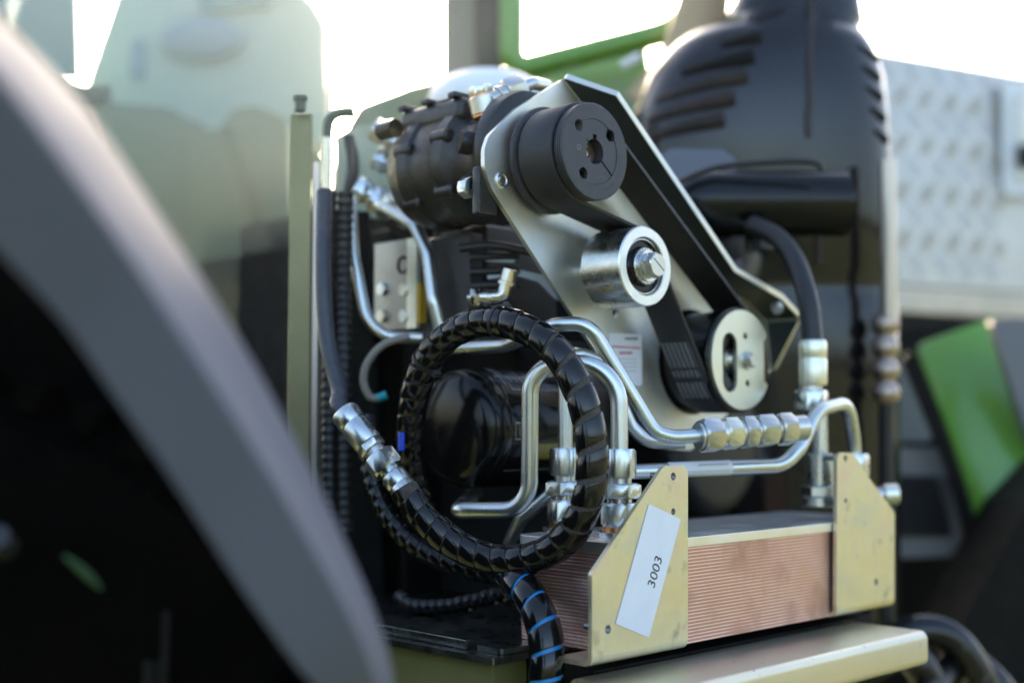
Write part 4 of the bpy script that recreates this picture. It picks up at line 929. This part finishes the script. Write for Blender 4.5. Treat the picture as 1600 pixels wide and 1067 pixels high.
# cab frame behind
cf = thing('tractor_cab', 'green and grey cab frame with a round cornered rear window', 'cab', P(850, 300, 2.7))
def bar(name, u0, u1, v0, v1, t, m, d=.06): return rslab(name, [(u0, v0), (u1, v0), (u1, v1), (u0, v1)], t, d, m, .006, .004, cf)
bar('grey_pillar', 692, 742, -160, 190, 2.60, GREYPIL)
bar('dark_pillar', 740, 787, -160, 190, 2.64, mat('pillar_dark', (.028, .027, .027), 0, .4))
wf = [(800, -200), (822, -200), (1090, -200), (1090, 0)]
bm = B(); path = fillet([P(800, -200, 2.55), P(800, 112, 2.55), P(1085, 40, 2.55), P(1100, -200, 2.55)], [.03, .11], 16); tube(bm, path, .025, 18); obj('window_frame', bm, GREEN, cf)
rslab('lower_panel', [(690, 195), (700, 175), (835, 112), (1010, 70), (1040, 300), (690, 300)], 2.66, .03, mat('pale_green', (.22, .28, .19), 0, .4), .01, .004, cf)
rslab('hood_edge', [(540, 200), (560, 165), (640, 135), (700, 120), (700, 260), (540, 260)], 2.72, .03, mat('pale_green2', (.22, .27, .17), 0, .5), .03, .004, cf)
bm = B(); me_ = bmesh.ops.create_uvsphere(bm, u_segments=32, v_segments=18, radius=1); ce = P(762, 158, 2.15)
for v_ in bm.verts: v_.co = ce+RGT*(v_.co.x*.100)+UP*(v_.co.z*.054)+FWD*(v_.co.y*.08)
wd_ = thing('white_tank', 'rounded white plastic tank behind the compressor', 'tank', ce); obj('dome', bm, WHITEP, wd_, smooth=60)
bm = B(); cyl(bm, ce-UP*.12, UP, .08, .08, 32); obj('neck', bm, WHITEP, wd_)
bm = B(); tube(bm, [P(1000, 88, 2.4), P(972, 104, 2.4)], .008, 14); tag(obj('hinge_bracket', bm, WHITEP), 'small pale hinge knob on the green panel', 'hinge')

# ================================================================ exhaust shroud, silencer, toolbox and green hood
es_ = thing('exhaust_shroud', 'tall glossy black exhaust shroud with louvre slots', 'exhaust shroud', P(1200, 760, 2.2))
secs = [(-160, 1160, 1330), (0, 1150, 1340), (36, 1128, 1345), (42, 1122, 1344), (46, 1108, 1340), (62, 1085, 1341), (66, 1062, 1349), (90, 1035, 1362), (130, 1005, 1374), (190, 985, 1383), (260, 978, 1388), (350, 985, 1392), (436, 995, 1395), (444, 1000, 1391), (470, 1002, 1391), (480, 1000, 1397), (600, 1005, 1399), (800, 1010, 1400), (960, 1015, 1400)]
ts = 2.2; bm = B(); rows = []
def sh_pt(v_, a, off=0):
    for s0, s1 in zip(secs[:-1], secs[1:]):
        if s0[0] <= v_ <= s1[0]: break
    f = (v_-s0[0])/(s1[0]-s0[0]); l, r_ = s0[1]+(s1[1]-s0[1])*f, s0[2]+(s1[2]-s0[2])*f
    c = P((l+r_)/2, v_, ts); hw = (r_-l)/2*ts/F
    e = 2.2; ca, sa = math.cos(a), math.sin(a); k = (abs(ca)**e+abs(sa)**e)**(-1/e)
    return c+RGT*(hw+off)*k*ca-V((FWD.x, FWD.y, 0))*((hw*.8+off)*k*sa)
for v_, l, r_ in secs: rows.append([bm.verts.new(sh_pt(v_, 2*PI*i/56)) for i in range(56)])
for A, C in zip(rows[:-1], rows[1:]):
    for i in range(56): bm.faces.new((A[i], A[(i+1) % 56], C[(i+1) % 56], C[i]))
bmesh.ops.recalc_face_normals(bm, faces=bm.faces); obj('cover', bm, SHROUD, es_, smooth=40)
def on_sh(u, v_, off=0):
    best = min((sh_pt(v_, R(a), off) for a in range(2, 180, 1)), key=lambda q: abs((q-CAM).dot(RGT)/dep(q)*F+800-u)); return best
def slot_geo(u0, u1, v0, v1, h):
    bm = B(); path = [on_sh(u0+(u1-u0)*k/10, v0+(v1-v0)*k/10, -.004) for k in range(11)]; tube(bm, path, h, 10, rf=lambda f: h*(.55+.5*f) if f < .97 else h*.9); return bm
for u0, u1, v0, v1 in ((1126, 1186, 108, 98), (1068, 1180, 145, 130), (1028, 1166, 180, 160), (1016, 1148, 208, 192), (1010, 1134, 236, 222)): obj('louvre_slot', slot_geo(u0, u1, v0, v1, .0145), RUST if v0 > 170 else DARK, es_)
for v_ in (104, 136, 167, 198, 230): obj('louvre_slot', slot_geo(1338+(v_-104)*.2, 1366+(v_-104)*.12, v_, v_+10, .0105), DARK, es_)
bm = B(); tube(bm, [on_sh(1266, v_, .002) for v_ in (-150, 0, 36)]+[on_sh(1267, v_, .002) for v_ in (70, 130, 190, 205)]+[on_sh(1262, 215, .002), on_sh(1262, 250, .002)], .005, 8); obj('seam', bm, mat('seam', (.03, .018, .012), 0, .5), es_)
bm = B(); tube(bm, [on_sh(1280, v_, .002) for v_ in (380, 434)], .005, 8); obj('seam', bm, MATS['seam'], es_)
ep = thing('flex_pipe', 'bronze coloured upright pipe with ribbed flexible section', 'pipe', P(1385, 640, 2.1))
bm = B(); tube(bm, [P(1387, 250, 2.02), P(1388, 508, 2.02)], .013, 18); obj('straight_tube', bm, mat('palepipe', (.55, .50, .46), .9, .3), ep)
bm = B(); prl = []
for k in range(4): prl += [(.012, k*.036), (.020, k*.036+.006), (.022, k*.036+.016), (.020, k*.036+.026), (.012, k*.036+.034)]
lathe(bm, P(1385, 630, 2.02), (0, 0, 1), prl, 24); obj('bellows', bm, BRONZE, ep, smooth=60)
bm = B(); tube(bm, [P(1384, 1000, 2.04), P(1385, 620, 2.02)], .012, 14); obj('lower_tube', bm, DGREY, ep)
rslab('rim_light_strip', [(1088, -80), (1150, -80), (1135, 40), (1060, 100), (1000, 160), (975, 150), (1030, 90)], 2.36, .02, mat('rim_light_beige', (.42, .30, .18), .6, .4), .02, .006, es_)  # tan slab painted as the sunlit rim on the shroud's left
si = thing('silencer_pipe', 'black horizontal tailpipe with open end in front of the shroud', 'exhaust pipe', P(1200, 320, 1.86))
a, b = P(1085, 318, 1.84), P(1316, 319, 1.88); d = (b-a); L_ = d.length; rr = .048
bm = B(); lathe(bm, a, d, [(0, -.03), (.026, -.026), (.040, -.008), (rr, .02), (rr, L_), (rr-.003, L_), (rr-.003, L_-.10), (0, L_-.10)], 48); obj('tube', bm, BLKPT, si)
bm = B(); cyl(bm, P(1185, 350, 1.87), (0, 0, -1), .02, .04, 24); obj('stub', bm, BLKPT, si)
rslab('bracket_plate', [(1030, 232), (1130, 234), (1152, 250), (1150, 275), (1040, 300)], 1.95, .05, mat('shield', (.10, .11, .15), .3, .35), .02, .006, si)
bm = B(); tube(bm, catmull([P(1040, 300, 1.80), P(1070, 280, 1.80), P(1120, 262, 1.80), P(1180, 255, 1.80), P(1250, 252, 1.80), P(1280, 257, 1.80), P(1284, 268, 1.80)]), .0045, 12); tag(obj('thin_cable', bm, RUB), 'thin dark cable curving over the black tailpipe', 'cable')
bm = B(); tube(bm, fillet([P(1150, 370, 2.0), P(1172, 410, 2.0), P(1150, 440, 2.0)], .03), .022, 14); tag(obj('rear_elbow', bm, mat('elbowgrey', (.16, .15, .15), .3, .4)), 'grey elbow pipe in the gap under the tailpipe', 'pipe')

tx = thing('toolbox', 'bright aluminium tread plate toolbox at the right edge', 'toolbox', P(1500, 490, 2.75))
TA, TB_ = P(1366, 78, 3.40), P(1600, 118, 3.65); TC_ = P(1366, 447, 3.40)
tr_ = V((TB_.x-TA.x, TB_.y-TA.y, 0)); tr_n = tr_.normalized(); tn = tr_n.cross(V((0, 0, 1))).normalized()
if tn.dot(FWD) > 0: tn = -tn
o0 = V((TA.x, TA.y, TC_.z)); Wd = tr_.length*1.8; Ht = TA.z-TC_.z
bm = B(); prism(bm, [[o0, o0+tr_n*Wd, o0+tr_n*Wd+V((0, 0, Ht)), o0+V((0, 0, Ht))]], -tn*.5); obj('body', bm, ALU, tx, bevel=.008)
zb = P(1395, 490, 3.40).z
bm = B(); prism(bm, [[o0+tn*.012+V((0, 0, zb-o0.z)), o0+tn*.012+tr_n*Wd+V((0, 0, zb-o0.z)), o0+tn*.012+tr_n*Wd+V((0, 0, -.002)), o0+tn*.012+V((0, 0, -.002))]], -tn*.4); obj('lower_ledge', bm, mat('ledge', (.60, .53, .45), 1, .45, (.48, .43, .37), None, 12), tx, bevel=.006)
bm = B(); c_ = V((0, 0, 0)); M3 = Matrix.Rotation(0, 3, 'Y')
prof = [(0, .0), (.0045, .0), (.003, .0017), (0, .0022)]
me_ = bmesh.ops.create_uvsphere(bm, u_segments=8, v_segments=5, radius=1)
for v_ in bm.verts: v_.co = V((v_.co.x*.0056, v_.co.y*.0034, v_.co.z*.024))
lug = bpy.data.meshes.new('tread_lug'); bm.to_mesh(lug); bm.free(); lug.materials.append(ALU); lug.polygons.foreach_set('use_smooth', [True]*len(lug.polygons))
base_rot = Matrix((tr_n, -tn, V((0, 0, 1)))).transposed(); cnt = 0; Lx = loc_of(tx)
cellx, cellz = .090, .129
for ix in range(-1, 7):
    for iz in range(-1, 8):
        for par in (0, 1):
            cx_ = (ix+.5*par)*cellx; cz_ = (iz+.5*par)*cellz
            for k in (-1.5, -.5, .5, 1.5):
                s = 1 if par else -1; x = cx_+k*.0125; z = cz_-s*k*.013
                if not (.012 < x < .46 and .02 < z < Ht-.02) or cnt >= 300: continue
                o = bpy.data.objects.new('tread_lug', lug); COL.objects.link(o); o.parent = tx
                o.location = o0+tr_n*x+V((0, 0, z))+tn*.0005-Lx; o.rotation_mode = 'QUATERNION'
                o.rotation_quaternion = (base_rot @ Matrix.Rotation(s*R(36), 3, 'Y')).to_quaternion(); cnt += 1
q0 = o0+tr_n*.245+V((0, 0, Ht*.47))+tn*.002
lt = rslab('latch_frame', [(1567, 128), (1680, 140), (1680, 300), (1567, 306)], 3.575, .02, WHITEP, .02, .006, tx)
rslab('latch_recess', [(1588, 145), (1680, 150), (1680, 285), (1588, 285)], 3.566, .005, ALU, .012, .001, tx)
rslab('latch_handle', [(1591, 225), (1680, 225), (1680, 265), (1591, 262)], 3.553, .008, BLKPT, .008, .002, tx)
bm = B(); prism(bm, [[o0+tr_n*.03+V((0, 0, zb-o0.z-.001)), o0+tr_n*Wd+V((0, 0, zb-o0.z-.001)), o0+tr_n*Wd+V((0, 0, zb-o0.z-.085)), o0+tr_n*.03+V((0, 0, zb-o0.z-.085))]], -tn*.4); tag(obj('box_shadow_slab', bm, DARK), 'black slab standing in for the shadow below the tread plate toolbox', 'frame')  # black slab put where shadow falls under the toolbox

hd = thing('green_hood', 'bright green bodywork panel with black edge at the right', 'body panel', P(1530, 850, 2.7))
bm = B(); gl_ = [(1428, 540), (1448, 590), (1470, 645), (1495, 715), (1518, 785), (1538, 858)]; gr_ = [(1560, 490), (1590, 560), (1640, 640), (1680, 720), (1640, 790), (1560, 880)]; rows = []
for i in range(6):
    row = []
    for k in range(9):
        f = k/8; bul = math.sin(PI*(i/5*.8+.1))*.05+math.sin(PI*f)*.03
        u, v_ = gl_[i][0]+(gr_[i][0]-gl_[i][0])*f, gl_[i][1]+(gr_[i][1]-gl_[i][1])*f
        row.append(bm.verts.new(P(u, v_, 2.72-bul+.12*(1-i/5)**1.6-.10*(i/5)**2)))
    rows.append(row)
for A, C in zip(rows[:-1], rows[1:]):
    for k in range(8): bm.faces.new((A[k], A[k+1], C[k+1], C[k]))
bmesh.ops.recalc_face_normals(bm, faces=bm.faces)
po = obj('panel', bm, GREEN, hd, smooth=80); sm = po.modifiers.new('thick', 'SOLIDIFY'); sm.thickness = .006
ss_ = po.modifiers.new('smooth', 'SUBSURF'); ss_.levels = ss_.render_levels = 2
rslab('grey_trim', [(1548, 500), (1590, 496), (1760, 540), (1760, 700), (1610, 690), (1580, 600)], 2.58, .03, mat('trim_grey', (.16, .165, .19), 0, .4), .01, .004, hd)
rslab('black_edge', [(1412, 560), (1428, 546), (1503, 735), (1536, 860), (1524, 872), (1488, 745)], 2.60, .03, DARK, .01, .004, hd)
gr = thing('grille', 'grey framed black mesh grille low at the right', 'grille', P(1470, 860, 2.6))
rslab('front_wheel_guard', [(1600, 800), (1680, 720), (1760, 700), (1760, 1400), (1480, 1400), (1500, 980)], 2.4, .2, DARK, .03, .02, None, 'black tyre edge in the lower right corner', 'wheel')
rslab('frame', [(1395, 700), (1478, 702), (1500, 760), (1530, 868), (1395, 872)], 2.66, .03, mat('grille_grey', (.17, .17, .185), 0, .5), .012, .004, gr)
rslab('mesh_panel', [(1395, 742), (1462, 744), (1490, 838), (1395, 838)], 2.652, .006, DARK, .008, .001, gr)
bm = B()
for k in range(15): u = 1398+k*6; tube(bm, [P(u, 744, 2.648), P(u+2, 837, 2.648)], .0018, 5)
for k in range(15): v_ = 747+k*6.2; tube(bm, [P(1396, v_, 2.648), P(1462+(v_-744)*.3, v_, 2.648)], .0018, 5)
obj('wire_mesh', bm, DGREY, gr)['kind'] = 'stuff'
rslab('upper_vent', [(1400, 560), (1418, 575), (1460, 690), (1400, 690)], 2.70, .02, mat('ventgrey', (.22, .23, .23), 0, .5), .012, .004, None, 'grey sloped vent panel beside the bronze pipe', 'vent')
rslab('dark_chassis', [(1200, 520), (1760, 500), (1760, 1450), (1100, 1450), (1100, 900)], 2.88, .3, DARK, .02, .01, None, 'black chassis mass in the lower right corner', 'chassis')
for i, (pts, lb) in enumerate((([(1380, 1010, 2.0), (1440, 985, 2.0), (1490, 1000, 2.0), (1530, 1060, 2.0), (1545, 1130, 2.0)], 'thick black hose curling in the lower right corner, upper one'), ([(1340, 1050, 1.95), (1410, 1020, 1.95), (1450, 1060, 1.95), (1470, 1130, 1.95)], 'thick black hose curling in the lower right corner, lower one'), ([(1440, 1100, 1.9), (1500, 1030, 2.05), (1560, 1075, 2.05), (1580, 1130, 2.05)], 'thick black hose curling in the lower right corner, outermost one'))):
    bm = B(); pa = catmull([P(*q) for q in pts], .004); tube(bm, pa, .026, 18, rf=lambda f: .026*(1+.03*math.sin(f*160))); tag(obj('thick_hose', bm, BLKPL), lb, 'hose', 'thick hoses in the lower right corner')

# far hedge line and the yard beyond
hedge = bpy.data.meshes.new('tree_line'); bm = B(); random.seed(5)
for k in range(1600):
    u = random.uniform(-900, 2500); t = random.uniform(60, 75); c = CAM+(ray(u, 655).normalized())*t; c.z = random.random()**1.3*(3.0+1.2*math.sin(u*.01)+.8*math.sin(u*.037)); s = random.uniform(.3, .8)
    n_ = V((random.uniform(-1, 1), random.uniform(-1, 1), random.uniform(-.2, 1))).normalized(); _, a, b = basis(n_)
    faces(bm, [c+a*s, c+b*s*.7, c-a*s, c-b*s*.7], [(0, 1, 2, 3)])
o = obj('hedge', bm, LEAF, smooth=0); o['kind'] = 'stuff'; o['label'] = 'far hedge along the yard'
print('cnt', cnt, 'C1', C1, 'C2', C2, 'C3', C3)
# thin volume added to imitate the lens glare around the sun
hz = B(); hexa(hz, (-95, -95, -1), (95, 95, 5.2)); ho = bpy.data.meshes.new('glare_haze')
hm = bpy.data.materials.new('glare_haze'); hm.use_nodes = True; hn = hm.node_tree; hn.nodes.clear(); pv = hn.nodes.new('ShaderNodeVolumePrincipled'); out_ = hn.nodes.new('ShaderNodeOutputMaterial')
pv.inputs['Color'].default_value = (.95, .97, .95, 1); pv.inputs['Density'].default_value = GLARE_HAZE; pv.inputs['Anisotropy'].default_value = .87
hn.links.new(pv.outputs[0], out_.inputs['Volume'])
o = obj('glare_haze', hz, hm, smooth=0); o['kind'] = 'stuff'; o['label'] = 'thin air volume imitating lens glare near the low sun'
